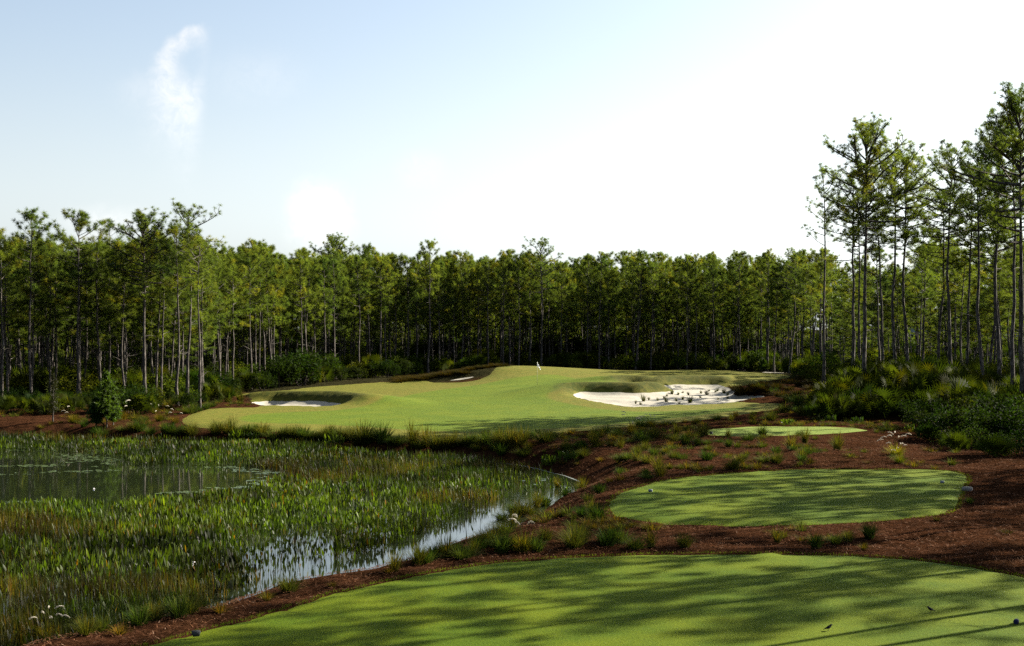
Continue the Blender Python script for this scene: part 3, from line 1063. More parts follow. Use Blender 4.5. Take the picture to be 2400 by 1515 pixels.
special = []   # (px, D, topy, proto, label)
SP = 'pine'
for px, D, top, k, lab in [
    (3, 99, 545, 1, "slender pine cut by the left edge of the picture, in front of the left-hand stand"),
    (72, 101, 500, 3, "tall pine at the far left with a small tufted tip above a dense spreading crown"),
    (118, 106, 575, 1, "pine with a full low crown between the first two tall tips at the far left"),
    (182, 104, 500, 0, "tall pine at the left whose trunk bends slightly under a knotted two-storey top"),
    (238, 106, 572, 7, "pine with a yellowish green crown left of the thin bare-looking tip"),
    (254, 116, 520, 6, "thin-topped pine with a small sparse tip rising between two broader left crowns"),
    (288, 103, 590, 5, "straight pale-barked pine just right of the bright green cypress sapling"),
    (330, 108, 560, 5, "slim pine standing right behind the broad round-topped left pine"),
    (342, 102, 514, 10, "broad round-topped pine, widest crown of the left-hand stand"),
    (378, 104, 560, 6, "slender pine between the broad round-topped pine and the tallest left pine"),
    (416, 101, 530, 5, "pale trunked pine directly left of the tallest pine in the left stand"),
    (438, 103, 490, 11, "tallest pine of the left stand with a domed tip and bare side branches"),
    (468, 99, 560, 12, "leaning pine at the right end of the left stand, base among low bushes"),
    (600, 138, 568, 0, "pine with a tufted tip standing proud of the treeline left of the middle"),
    (785, 152, 567, 10, "broad bushy pine crown rising above the treeline left of the flag"),
    (1003, 160, 570, 3, "pine with a pointed tuft above the treeline between the bushy crown and the flag"),
    (1268, 168, 567, 11, "pine with a spotty open tip, highest of the treeline behind the flag"),
    (1195, 170, 590, 0, "rounded pine left of the spotty open tip behind the flag"),
    (1405, 168, 597, 1, "dense pine crown right of the flag in the far treeline"),
    (1490, 168, 592, 7, "round crowned pine above the right bunker in the far treeline"),
    (1735, 166, 592, 5, "pine with a small raised top in the treeline right of the big bunker"),
    (1798, 160, 590, 1, "pine on the treeline just left of the thick dark trunk beside the sand path"),
    (1850, 148, 592, 13, "thick dark trunked pine standing alone beside the pale sand path"),
    (1930, 100, 378, 12, "slim tall pine with a long crooked branch to the left, first of the right stand"),
    (1998, 97, 400, 11, "tall pine close against the left side of the biggest pine"),
    (2012, 99, 420, 12, "thin pine squeezed between two tall trunks of the right stand"),
    (2027, 92, 292, 10, "biggest pine of the right stand with a huge rounded crown"),
    (2092, 95, 335, 13, "tall leaning pine whose crown joins the right side of the biggest crown"),
    (2161, 103, 520, 7, "shorter pine with a wide crown under the two tallest right crowns"),
    (2230, 92, 330, 11, "open branched tall pine with sky showing through its fan of limbs"),
    (2252, 99, 560, 5, "short pine just right of the open branched tall pine"),
    (2318, 95, 480, 13, "mid height pine before the cluster at the right edge"),
    (2344, 88, 262, 13, "tall pine left of the right edge with a layered crown"),
    (2374, 84, 225, 11, "very tall pine near the right edge with straight grey trunk"),
    (2396, 81, 198, 10, "tallest pine, cut by the right edge of the picture"),
    (2062, 98, 400, 12, "slender pine filling the lower right of the biggest crown"),
    (2128, 97, 352, 13, "pine with a rounded top joining the leaning tall pine at the right stand"),
    (2192, 99, 430, 13, "middle height pine between the shorter wide crown and the open branched pine"),
    (2275, 93, 372, 12, "tall thin pine right of the open branched one"),
    (2300, 88, 330, 13, "bushy tall pine left of the layered crown near the right edge"),
    (2352, 96, 380, 13, "pine half hidden behind the layered crown near the right edge"),
    (2412, 92, 330, 12, "slender pine behind the tallest pine at the right edge"),
]:
    x, y = atD(px, D)
    z = float(H([(x, y)])[0])
    ht = CAMZ - (top - HOR) * D / F - z - (1.6 if px > 2340 else 0.9 if px > 1900 else 0.3)
    special.append((x, y))
    put_pine(x, y, k, ht, lab, z=z - 0.05)

# the plantation behind
pts = []
sp = 2.85
for gx_ in np.arange(-95, 120, sp):
    for gy_ in np.arange(76, 300, sp):
        x = gx_ + random.uniform(-1.2, 1.2); y = gy_ + random.uniform(-1.2, 1.2)
        px = 1200 + x / y * F
        if px < -420 or px > 2700: continue
        d0 = lineD(px)
        if y < d0 + 1.0: continue
        dep = y - d0
        if dep > 130: continue
        if random.random() < (0.06 if dep < 30 else 0.42): continue
        # gap in front of the pale building, sparser on the right
        if px > 1880 and random.random() < 0.40: continue
        if any((x - a) ** 2 + (y - b) ** 2 < 2.0 for a, b in special): continue
        pts.append((x, y, dep, px))
pts.sort(key=lambda q: q[1] if -20 < q[3] < 2420 else q[1] + 60)
print('forest trees', len(pts))
GRP = [(-500, 250, "slim pine in the left stand behind the pond's far bank"), (250, 560, "slim pine in the stand behind the bright green sapling"),
       (560, 900, "slim pine in the dense wall of pines behind the left bunker"), (900, 1200, "slim pine in the wall of pines behind the dark brushy bank"),
       (1200, 1500, "slim pine in the wall of pines behind the flag"), (1500, 1880, "slim pine in the far wall of pines behind the right bunker"),
       (1880, 2150, "slim pine behind the tall crowns of the right stand"), (2150, 3000, "slim pine at the back of the right stand by the pale building")]
NIND = 262
far_pts = []
HZ = H(np.array([(p[0], p[1]) for p in pts]))
for i, (x, y, dep, px) in enumerate(pts):
    z = float(HZ[i]) - 0.05
    # treeline height follows the photograph's skyline loosely
    ysky = np.interp(px, [0, 470, 525, 600, 800, 1100, 1300, 1600, 1900, 2400], [582, 578, 598, 606, 606, 614, 606, 618, 606, 570])
    topz = min(CAMZ + (HOR - ysky) * y / F, 15.8) + random.gauss(0, 0.6)
    if dep > 6: topz -= random.choice((0, 0, 0.8, 2.0, 3.5, 5.0, 6.5))
    if dep > 60: topz -= random.choice((1, 3, 5, 7))
    ht = topz - z
    k = random.choice((0, 1, 1, 2, 2, 3, 4, 5, 5, 6, 7, 7, 8, 8, 9, 9))
    if len([1]) and i < NIND:
        lab = next(l for a, b, l in GRP if a <= px < b)
        if dep < 5: lab = 'front row ' + lab
        put_pine(x, y, k, ht, lab, lab.replace('slim pine', 'slim pines'), z=z, tilt=0.028)
    else:
        far_pts.append((x, y, z, ht / PINES[k][3], k))
# unseen ring of pines behind the camera and left, added to cut sky light
for i in range(620):
    a = random.uniform(R(100), R(290)); rad = random.uniform(62, 115)
    x, y = rad * math.cos(a) * 1.05, rad * math.sin(a) * 0.8 + 12
    if y > 70 or (y > 0 and x > -0.5 * y - 18): continue
    k = random.choice((1, 2, 4, 5, 7, 8, 9)); far_pts.append((x, y, 0.0, random.uniform(14, 18) / PINES[k][3], k))
fp = np.array(far_pts)
forest = gn_scatter('forest', fp[:, :3], rng.random(len(fp)) * 6.28, fp[:, 3], fp[:, 4].astype(int), [p[2] for p in PINES[:10]])
tag(forest, 'dense mass of pines filling the depth of the wood behind the front rows', 'forest', kind='stuff')

# pines just outside the right of the view: their shadows stripe the tees
off = []
OFFV = [(18.6, 35.3, 12, 17), (22.6, 40.1, 12, 19), (23.3, 39.2, 12, 19), (17.6, 30.9, 12, 16), (18.4, 30.0, 12, 18), (26.2, 56.6, 12, 20), (22.6, 46.9, 12, 19), (30.2, 54.7, 12, 20), (24.5, 49.5, 12, 19),
        (20.5, 26.5, 12, 17), (28.5, 62, 12, 20), (34.8, 62.5, 3, 17), (29.8, 58.0, 0, 17), (36.8, 57.5, 3, 17), (31.8, 65.5, 0, 17), (39.8, 61, 3, 18), (25.8, 45.2, 0, 16), (30.8, 43.5, 3, 17), (34, 55, 6, 17), (24.0, 43.5, 12, 19)]
for c in np.arange(-72, -12, 2.0):
    Yb = -c / 0.6864
    for q in range(2 if random.random() < 0.85 else 1):
        sv = random.uniform(24, 46) if q == 0 else random.uniform(20, 60)
        OFFV.append((0.4 * Yb + 0.878 * sv, Yb + 0.479 * sv, random.choice((12, 12, 12, 6, 3)), random.uniform(16, 21)))
for x, y, k, ht in OFFV[:-1] + [OFFV[-1]]:
    put_pine(x, y, k, ht, "tall pine just beyond the right edge, shading the tees", "pines beyond the right edge that shade the tees")

# ---------------------------------------------------------------- grass tufts
def tuft_mesh(name, n, h, rad, wd, cbase, droop=0.25, mat=None, stiff=1.6, spread=1.0):
    az = rng.random(n) * 6.28
    rr_ = rad * 0.3 * np.sqrt(rng.random(n))
    base = np.stack([np.cos(az) * rr_, np.sin(az) * rr_, np.full(n, -0.04)], -1)
    lean = rad * (0.15 + 0.95 * rng.random(n)) * spread
    hh = h * (0.55 + 0.55 * rng.random(n)) * (1 - 0.35 * (lean / rad / spread) ** 2)
    V, Qd, k = ribbons(base, az + rng.normal(0, 0.35, n), lean, hh, wd * (0.7 + 0.6 * rng.random(n)), [1, 0.9, 0.65, 0.08], [0, 0.4, 0.75, 1.0], curve=stiff, droop=droop * rng.random(n))
    c = np.asarray(cbase) * (0.65 + 0.7 * rng.random((n, 1))) * np.where(rng.random((n, 1)) < 0.15, np.array([[1.8, 1.25, 0.9]]), 1.0)
    mb = MB()
    mb.add(V, None, Qd, 0, rep(c, k))
    return mb.mesh(name, (mat or M_GRASS,), False, True)


TUFT = [tuft_mesh('blades', 380, 0.62, 0.50, 0.012, (1, 1, 1)),
        tuft_mesh('blades', 340, 0.50, 0.58, 0.012, (0.75, 0.95, 0.9), 0.45),
        tuft_mesh('blades', 170, 0.75, 0.34, 0.013, (1.25, 1.1, 0.9), 0.2),
        tuft_mesh('blades', 140, 0.40, 0.34, 0.013, (1.6, 1.05, 0.8), 0.4)]
TUFT_DARK = [tuft_mesh('blades', 260, 0.6, 0.45, 0.015, (0.55, 0.85, 0.8), 0.35)]
SANDT = [tuft_mesh('blades', 90, 0.62, 0.30, 0.02, (0.8, 0.85, 0.7), 0.3)]


def place(mesh, name, cat, px, py, sc, label, group=None, szz=None, z_off=0.0):
    x, y, z = hit(px, py)
    if z < WATER: x, y = atz(px, py, WATER); z = WATER
    o = link(name, mesh)
    o.location = (x, y, z + z_off)
    o.rotation_euler = (0, 0, random.random() * 6.28)
    o.scale = (sc, sc, sc * (szz if szz else random.uniform(0.85, 1.15)))
    tag(o, label, cat, group)
    return o


def c2(l): return [(x / 3 + 500, y / 3 + 800) for x, y in l]
def c3(l): return [(x / 3 + 1200, y / 3 + 800) for x, y in l]
def c8(l): return [(x / 2.4 + 1400, y / 2.4 + 1000) for x, y in l]
def c7(l): return [(x / 2.941 + 700, y / 2.941 + 1000) for x, y in l]
def c6(l): return [(x / 2.941, y / 2.941 + 1000) for x, y in l]
def cl(l): return [(x / 5.333 + 150, y / 5.333 + 840) for x, y in l]


row = c2([(20, 660), (135, 670), (240, 655), (500, 690), (600, 680), (700, 690), (790, 700), (920, 700), (1020, 720), (1090, 715), (1300, 735), (1450, 745), (1690, 745), (1780, 735), (1880, 735), (2050, 740), (2140, 745), (90, 655), (180, 660), (290, 650), (350, 665), (430, 690), (560, 690), (640, 695), (760, 695), (820, 680), (880, 690), (960, 690), (1050, 715), (1120, 700), (1190, 720),
          (1260, 735), (1330, 720), (1400, 745), (1500, 740), (1570, 755), (1640, 750), (1740, 735), (1820, 740), (1930, 730), (2000, 735), (2100, 745), (2180, 735), (2270, 690), (2330, 720)])
big = {28: 2.2, 26: 1.8, 30: 1.8, 33: 1.9, 35: 1.8}
for i, (a, b) in enumerate(row):
    place(random.choice(TUFT_DARK + TUFT[:3] + TUFT[:3]), 'grass_clump', 'grass clump', a, b, big.get(i, random.uniform(1.1, 1.65)) * 1.2,
          "bushy grass clump in the row lining the green's front edge above the pond", "grass clumps lining the green's front edge")
mid = c3([(20, 705), (160, 685), (350, 695), (420, 655), (660, 655), (740, 660), (700, 690), (950, 605), (1000, 690), (1100, 690), (1215, 575), (1300, 580), (1280, 690),
          (1440, 555), (1570, 530), (1690, 565), (1770, 555), (1220, 725), (1370, 725), (1520, 740), (880, 795), (590, 745), (500, 825), (130, 745), (40, 725), (620, 845),
          (820, 840), (950, 860), (1050, 950), (1140, 835), (1600, 865), (1560, 905), (1720, 905), (2120, 795), (2280, 760), (730, 710), (900, 610), (1030, 925), (760, 945),
          (940, 945), (1380, 775), (1540, 565), (1860, 500), (1920, 485), (2000, 505), (1960, 565), (2050, 475), (1760, 665), (2020, 665), (1520, 675), (250, 720), (560, 690),
          (480, 760), (1110, 750), (1820, 560), (2140, 560)]) + c8([(130, 305), (70, 315), (350, 285), (280, 295), (180, 190), (820, 235), (900, 235), (740, 245), (1210, 155), (1350, 135)])
for a, b in mid:
    place(random.choice(TUFT + TUFT_DARK), 'grass_clump', 'grass clump', a, b, random.uniform(0.75, 1.45),
          "wiry grass clump scattered over the pine straw between the middle tee and the green", "wiry grass clumps on the pine straw before the green")
for i in range(70):
    a, b = random.uniform(1080, 1900), 0
    b = random.uniform(1022 if a < 1500 else 1015, 1075 + 0.03 * (a - 1080))
    if sdf(np.array([hit(a, b)[:2]]), POND)[0] < 0.5 or sdf(np.array([hit(a, b)[:2]]), TEE3)[0] < 0.6: continue
    place(random.choice(TUFT + TUFT_DARK), 'grass_clump', 'grass clump', a, b, random.uniform(0.7, 1.35),
          "wiry grass clump scattered over the pine straw between the middle tee and the green", "wiry grass clumps on the pine straw before the green")
for a, b, s in [(1975, 955, 2.0), (1850, 940, 1.9), (1870, 955, 2.0), (1840, 965, 1.7), (1905, 960, 2.1), (1885, 975, 1.9), (1930, 975, 1.7), (1815, 925, 1.6), (1780, 915, 1.5), (1900, 940, 1.6)]:
    place(random.choice(TUFT_DARK + TUFT[:2]), 'grass_clump', 'grass clump', a, b, s,
          "large grey green grass clump right of the right bunker's tip", "large grass clumps right of the right bunker")
for i, (a, b) in enumerate(c8([(100, 655), (40, 660), (300, 680), (210, 685), (490, 680), (1010, 650), (1230, 685), (1340, 655), (1410, 645), (1530, 625), (1500, 690)])):
    place([TUFT_DARK[0], TUFT[0], TUFT[2], TUFT[3], TUFT[0], TUFT[2], TUFT_DARK[0], TUFT[1], TUFT[0], TUFT_DARK[0], TUFT[3]][i], 'grass_clump', 'grass clump', a, b,
          [0.9, 0.7, 0.85, 0.6, 0.8, 0.7, 0.8, 0.7, 0.6, 0.9, 0.7][i],
          ["dark grass clump left of the strip between the two near tees", "low grass clump touching the dark one at the strip's left end", "upright grass clump second from the middle tee's left tip",
           "small tawny grass clump beside the upright one between the near tees", "low bright green grass clump above the near tee's edge", "upright yellow green clump below the middle tee's lower edge",
           "black green rounded clump in the strip between the two near tees", "thin spreading clump just right of the black green one", "small pale green clump between the black green and the flat dark clump",
           "flat dark clump, last of the row in the strip between the tees", "tawny small clump below the flat dark clump"][i])
place(TUFT[3], 'grass_clump', 'grass clump', 2196, 1222, 0.6, "small tawny clump at the lower right rim of the middle tee")
place(TUFT_DARK[0], 'grass_clump', 'grass clump', 2272, 1182, 0.55, "small dark clump right of the middle tee on the bare pine straw")
nb = c7([(940, 905), (1020, 900), (1080, 890), (1130, 910), (1200, 890), (1250, 850), (1290, 815), (1340, 830), (1400, 870), (1460, 850), (1640, 865), (1700, 790), (1900, 840), (1930, 800),
         (2130, 825), (2220, 805), (1950, 620), (2010, 600), (2060, 640), (1600, 615), (1540, 610), (1480, 600), (1850, 485), (1950, 445), (1780, 420), (1400, 640), (1700, 545), (2320, 845), (1480, 700), (1420, 740),
         (880, 940), (820, 955), (660, 1000), (2070, 460), (1640, 560)])
for a, b in nb:
    place(random.choice((TUFT[0], TUFT[1], TUFT[0], TUFT[2], TUFT_DARK[0])), 'grass_clump', 'grass clump', a, b, random.uniform(0.75, 1.15),
          "green grass clump on the pond's near bank left of the middle tee", "grass clumps on the pond's near bank")
for a, b, k, s in [(*c6([(960, 1375)])[0], 4, .95), (*c6([(1060, 1345)])[0], 0, .85), (*c6([(1230, 1325)])[0], 4, 1.0), (*c6([(1310, 1295)])[0], 0, .85), (*c6([(1370, 1250)])[0], 1, .8),
                   (*c6([(1520, 1290)])[0], 3, .8), (*c6([(820, 1435)])[0], 3, .85), (*c6([(1840, 1200)])[0], 3, .8), (*c6([(1990, 1140)])[0], 0, .85), (*c6([(600, 1445)])[0], 0, .8),
                   (*c6([(700, 1420)])[0], 1, .9), (*c7([(235, 1110)])[0], 3, .6), (*c7([(620, 1010)])[0], 3, .7)]:
    place((TUFT + TUFT_DARK)[k], 'grass_clump', 'grass clump', a, b, s,
          "grass clump on the narrow mulch bank between the front tee and the marsh", "grass clumps on the bank beside the front tee")
bt = c3([(870, 440), (905, 452), (925, 425), (962, 415), (1025, 425), (1070, 408), (1085, 435), (1090, 390), (1125, 375), (1155, 425), (1170, 380), (1200, 412), (1200, 368),
         (1175, 447), (1240, 380), (1250, 437), (1325, 402), (1330, 372), (1370, 382), (1385, 357), (1430, 365), (1450, 417), (1490, 372), (1515, 407), (1515, 382), (1445, 352)])
bsz = {2: 1.3, 6: 1.1, 8: 1.1, 15: 1.5, 18: 1.3, 22: 1.2}
for i, (a, b) in enumerate(bt):
    place(SANDT[0], 'sand_grass', 'grass clump', a, b, bsz.get(i, random.uniform(0.55, 0.8)) * 0.95,
          "sparse grass clump growing in the white sand of the right bunker", "grass clumps in the right bunker sand")
lb = cl([(740, 935), (870, 935), (950, 915), (1080, 955), (1250, 955), (1320, 965), (1400, 960), (1450, 975), (1530, 970), (1600, 985), (900, 795), (1000, 800), (1620, 685), (1700, 665), (1560, 695), (1780, 645),
         (1850, 605), (1930, 565), (2050, 555), (2200, 545), (1300, 645), (250, 870), (400, 955), (480, 985), (1130, 700), (1860, 530), (2000, 500), (2150, 470), (1770, 560)])
for a, b in lb:
    place(random.choice((TUFT[0], TUFT[1], TUFT_DARK[0], TUFT_DARK[0], TUFT[2])), 'grass_clump', 'grass clump', a, b, random.uniform(1.0, 1.8),
          "grass clump on the reddish far bank left of the green", "grass clumps on the far bank left of the green")


# fountain grasses with white plumes
def plume_grass(px, py, sc, label, n=8, seed=0, pale=(2.0, 1.7, 0.8)):
    r = np.random.default_rng(seed)
    x, y, z = hit(px, py)
    if z < WATER: x, y = atz(px, py, WATER); z = WATER
    o = empty('fountain_grass', (x, y, z), (0, 0, r.random() * 6.28), sc)
    tag(o, label, 'fountain grass')
    link('blades', tuft_mesh('blades', 300, 0.62, 0.48, 0.012, pale, 0.4), o)
    for i in range(n):
        g = r.random() * 6.28; L = 0.10 + 0.35 * r.random(); h = 0.62 + 0.42 * r.random()
        t = np.linspace(0, 1, 6)
        p = np.stack([np.cos(g) * L * t ** 1.8, np.sin(g) * L * t ** 1.8, h * (t - 0.12 * t ** 3)], -1)
        e = p[-1]; d = p[-1] - p[-2]; d /= np.linalg.norm(d)
        q = [e]
        for j in range(6):
            d = d + np.array([np.cos(g) * 0.14, np.sin(g) * 0.14, -0.26]); d /= np.linalg.norm(d)
            q.append(q[-1] + d * 0.042)
        mb = MB()
        mb.tube(p, 0.004, 3, 0)
        mb.tube(np.array(q), [0.006, 0.013, 0.016, 0.016, 0.013, 0.008, 0.003], 6, 1)
        q = np.array(q)
        nbr = 70
        ci = r.random(nbr) * 5.5
        cc = q[ci.astype(int)] * (1 - (ci % 1)[:, None]) + q[np.minimum(ci.astype(int) + 1, 6)] * (ci % 1)[:, None]
        v = r.normal(size=(nbr, 3)); v /= np.linalg.norm(v, axis=1)[:, None]
        s2 = np.cross(v, r.normal(size=(nbr, 3))); s2 /= np.linalg.norm(s2, axis=1)[:, None]
        V = np.stack([cc + s2 * 0.003, cc - s2 * 0.003, cc + v * 0.038], 1).reshape(-1, 3)
        mb.add(V, np.arange(len(V)).reshape(-1, 3), None, 1)
        link('plume', mb.mesh('plume', (M_GRASS, M_PLUME), True, True), o)
    return o


plume_grass(*c7([(1550, 865)])[0], 1.15, "golden fountain grass with four upright pale plumes on the pond's near bank", 5, 3)
plume_grass(2100, 1070, 1.3, "fountain grass with bright white arching plumes in front of the dark shrubs at right", 8, 4, (3.0, 2.6, 1.1))
plume_grass(2108, 1087, 1.0, "lower fountain grass with white plumes just below the brighter one at right", 6, 9, (2.0, 1.8, 0.9))
plume_grass(112, 1503, 0.85, "pale yellow fountain grass with drooping white heads in the bottom left corner", 7, 5, (2.2, 1.9, 0.9))
plume_grass(1480, 1017, 1.3, "small fountain grass with curled cream heads below the right part of the green", 6, 6, (1.5, 1.2, 0.8))
plume_grass(1527, 1003, 1.1, "cream headed grass touching the green's lower right edge", 5, 7, (1.5, 1.3, 0.8))
plume_grass(*cl([(1190, 790)])[0], 1.2, "pale straw coloured fountain grass left of the green's left tip", 3, 8, (1.8, 1.3, 0.8))
plume_grass(*cl([(1390, 815)])[0], 1.1, "pinkish fountain grass touching the green's left tip", 3, 10, (1.7, 1.1, 0.9))
plume_grass(*cl([(120, 800)])[0], 1.2, "straw coloured fountain grass left of the bright green sapling", 3, 11, (1.8, 1.3, 0.8))
plume_grass(*cl([(730, 770)])[0], 1.4, "orange tinted fountain grass right of the bright green sapling", 3, 12, (2.0, 1.3, 0.7))
plume_grass(*cl([(1130, 690)])[0], 1.1, "fountain grass with pale heads under the left stand's tallest pine", 3, 13, (1.8, 1.3, 0.8))


# broad leaved bright plants
def leafy_mesh(name, n, h, rad, wd, c, mat=None):
    az = rng.random(n) * 6.28
    r_ = rad * np.sqrt(rng.random(n)) * 0.8
    base = np.stack([np.cos(az) * r_, np.sin(az) * r_, np.full(n, -0.03)], -1)
    V, Qd, k = ribbons(base, rng.random(n) * 6.28, rad * 0.35 * rng.random(n), h * (0.5 + 0.6 * rng.random(n)), wd * (0.7 + 0.6 * rng.random(n)),
                       [0.15, 0.18, 0.9, 1.0, 0.6, 0.03], [0, 0.45, 0.58, 0.72, 0.88, 1.0])
    cc = np.asarray(c) * (0.7 + 0.6 * rng.random((n, 1)))
    mb = MB(); mb.add(V, None, Qd, 0, rep(cc, k))
    return mb.mesh(name, (mat or M_REED,), False, True)


LEAFY = leafy_mesh('leaves', 70, 0.55, 0.55, 0.10, (2.2, 2.0, 1.6))
LEAFY2 = leafy_mesh('leaves', 60, 0.5, 0.5, 0.08, (1.5, 1.4, 1.2))
place(LEAFY, 'arrowhead_plant', 'leafy plant', 780, 1050, 1.5, "bright lime leafy plant standing on the far bank below the green's middle left")
place(LEAFY, 'arrowhead_plant', 'leafy plant', 555, 1032, 1.1, "lime leafy plant on the far bank near the green's lower left corner")
place(LEAFY2, 'arrowhead_plant', 'leafy plant', 590, 1035, 1.2, "darker leafy plant right beside the lime one near the green's lower left")
place(LEAFY, 'arrowhead_plant', 'leafy plant', 1288, 1090, 0.95, "yellow green leafy plant on the mulch above the pond's right tip")
place(LEAFY2, 'arrowhead_plant', 'leafy plant', 1330, 1080, 1.2, "mid green leafy plant right of the yellow green one above the pond's tip")
place(LEAFY2, 'arrowhead_plant', 'leafy plant', 1945, 990, 1.0, "leafy green plant above the far small tee's right half")
place(LEAFY, 'arrowhead_plant', 'leafy plant', 1845, 996, 0.8, "small yellow green plant above the far small tee's left half")
place(LEAFY2, 'arrowhead_plant', 'leafy plant', 2010, 992, 0.9, "green ground plant above the far small tee's right tip")
place(LEAFY, 'arrowhead_plant', 'leafy plant', 2135, 1012, 0.75, "single yellow leafed plant left of the dark shrubs at right")


# ---------------------------------------------------------------- shrubs, palmettos, sapling
def shrub_mesh(name, n, rx, h, leaf, c, mat, stems=9, lobes=7):
    mb = MB()
    cen = []
    for i in range(lobes):
        g = rng.random() * 6.28; rr_ = rx * 0.6 * math.sqrt(rng.random())
        cen.append((math.cos(g) * rr_, math.sin(g) * rr_, h * (0.35 + 0.45 * rng.random()), rx * (0.28 + 0.3 * rng.random())))
    cen = np.array(cen)
    for i in range(stems):
        e = cen[i % lobes]
        p = np.array([[e[0] * 0.15, e[1] * 0.15, -0.05], [e[0] * 0.5, e[1] * 0.5, e[2] * 0.5], [e[0] + rng.normal(0, .1), e[1] + rng.normal(0, .1), e[2] * 1.15]])
        mb.tube(p, [0.03, 0.02, 0.006], 4, 0)
    k = rng.integers(0, lobes, n)
    v = rng.normal(size=(n, 3)); v /= np.linalg.norm(v, axis=1)[:, None]
    rad = cen[k, 3] * (0.55 + 0.55 * rng.random(n)) 
    P = cen[k, :3] + v * rad[:, None] * np.array([1, 1, 0.9])
    P[:, 2] = np.abs(P[:, 2])
    a = rng.normal(size=(n, 3)); a /= np.linalg.norm(a, axis=1)[:, None]
    a[:, 2] = np.abs(a[:, 2]) * 0.8 + 0.1
    b = np.cross(a, rng.normal(size=(n, 3))); b /= np.linalg.norm(b, axis=1)[:, None]
    L = leaf * (0.6 + 0.8 * rng.random((n, 1)))
    V = np.stack([P - a * L, P + b * L * 0.4, P + a * L, P - b * L * 0.4], 1).reshape(-1, 3)
    Qd = np.arange(len(V)).reshape(-1, 4)
    cc = np.asarray(c) * (0.6 + 0.8 * rng.random((lobes, 1)))[k] * (0.7 + 0.6 * rng.random((n, 1)))
    mb.add(V, None, Qd, 1, rep(cc, 4))
    return mb.mesh(name, (M_TWIG, mat), False, True)


def fan(mb, cen, nrm, up, size, c, nl=13):
    """one palmetto fan: leaflets radiating in a tilted plane"""
    up = up / np.linalg.norm(up)
    sd_ = np.cross(up, nrm); sd_ /= np.linalg.norm(sd_)
    V = []
    for i in range(nl):
        a = (i / (nl - 1) - 0.5) * 3.6
        d = up * math.cos(a) + sd_ * math.sin(a)
        L = size * (0.75 + 0.35 * math.cos(a * 0.5)) * rng.uniform(0.9, 1.1)
        s = np.cross(d, nrm); s /= np.linalg.norm(s)
        wv = size * 0.055
        tip = cen + d * L - nrm * 0.10 * size
        m_ = cen + d * L * 0.5
        V += [cen + s * wv * 0.3, cen - s * wv * 0.3, m_ - s * wv, m_ + s * wv, tip]
    n = nl
    b = np.arange(n) * 5
    Qd = np.stack([b, b + 1, b + 2, b + 3], -1); T = np.stack([b + 3, b + 2, b + 4], -1)
    mb.add(np.array(V), T, Qd, 0, np.asarray(c))


def palmetto_mesh(name, nf, rad, h, c=(1, 1, 1)):
    mb = MB()
    for i in range(nf):
        g = rng.random() * 6.28
        rr_ = rad * math.sqrt(rng.random())
        hz = h * (0.35 + 0.6 * rng.random()) * (1 - 0.35 * (rr_ / rad) ** 2)
        p = np.array([math.cos(g) * rr_, math.sin(g) * rr_, hz])
        outd = np.array([math.cos(g), math.sin(g), 0.0])
        up = outd * rng.uniform(0.1, 0.9) + np.array([rng.normal(0, .3), rng.normal(0, .3), rng.uniform(0.5, 1.1)])
        nrm = np.cross(up, np.cross(up, outd + rng.normal(0, 0.5, 3))); nrm /= np.linalg.norm(nrm)
        b0 = p * np.array([0.25, 0.25, 0])
        mb.tube([b0, (b0 + p) / 2 + [0, 0, 0.1 * h], p], 0.010, 3, 0, np.asarray(c) * 0.7)
        yellow = np.array([1.7, 1.3, 0.8]) if rng.random() < 0.12 else np.ones(3)
        fan(mb, p, nrm, up, rng.uniform(0.42, 0.62), np.asarray(c) * rng.uniform(0.6, 1.3) * yellow)
    return mb.mesh(name, (M_PALM,), False, True)


SHR = [shrub_mesh('foliage', 1500, 1.1, 1.5, 0.07, (1, 1, 1), M_SHRUB), shrub_mesh('foliage', 1500, 1.3, 1.1, 0.06, (0.8, 0.9, 0.9), M_SHRUB),
       shrub_mesh('foliage', 1100, 0.8, 1.6, 0.07, (1.5, 1.3, 0.9), M_SHRUB), shrub_mesh('foliage', 1500, 1.4, 1.7, 0.08, (0.6, 0.75, 0.7), M_SHRUB)]
SHB = [shrub_mesh('foliage', 1300, 1.2, 1.5, 0.07, (2.3, 2.1, 1.3), M_SHRUB), shrub_mesh('foliage', 1300, 1.0, 1.7, 0.08, (1.7, 1.9, 1.3), M_SHRUB),
       shrub_mesh('foliage', 1100, 1.3, 1.2, 0.07, (2.9, 2.3, 1.2), M_SHRUB)]  # brighter copies of the shrubs, sunlight put into the leaf colour
PAL = [palmetto_mesh('fronds', 46, 1.1, 1.35), palmetto_mesh('fronds', 40, 0.95, 1.1, (0.85, 0.95, 0.9)), palmetto_mesh('fronds', 54, 1.3, 1.6, (1.1, 1.05, 0.9))]


def bush(kind, px, py, sc, label, group=None, zz=None, D=None):
    me = {'p': PAL, 's': SHR, 'b': SHB}[kind[0]][int(kind[1])]
    nm, cat = ('saw_palmetto', 'palmetto') if kind[0] == 'p' else ('shrub', 'shrub')
    if D is None:
        return place(me, nm, cat, px, py, sc, label, group, zz, -0.05)
    x, y = atD(px, D)
    o = link(nm, me); o.location = (x, y, float(H([(x, y)])[0]) - 0.05)
    o.rotation_euler = (0, 0, random.random() * 6.28); o.scale = (sc, sc, sc * (zz or 1))
    return tag(o, label, cat, group)


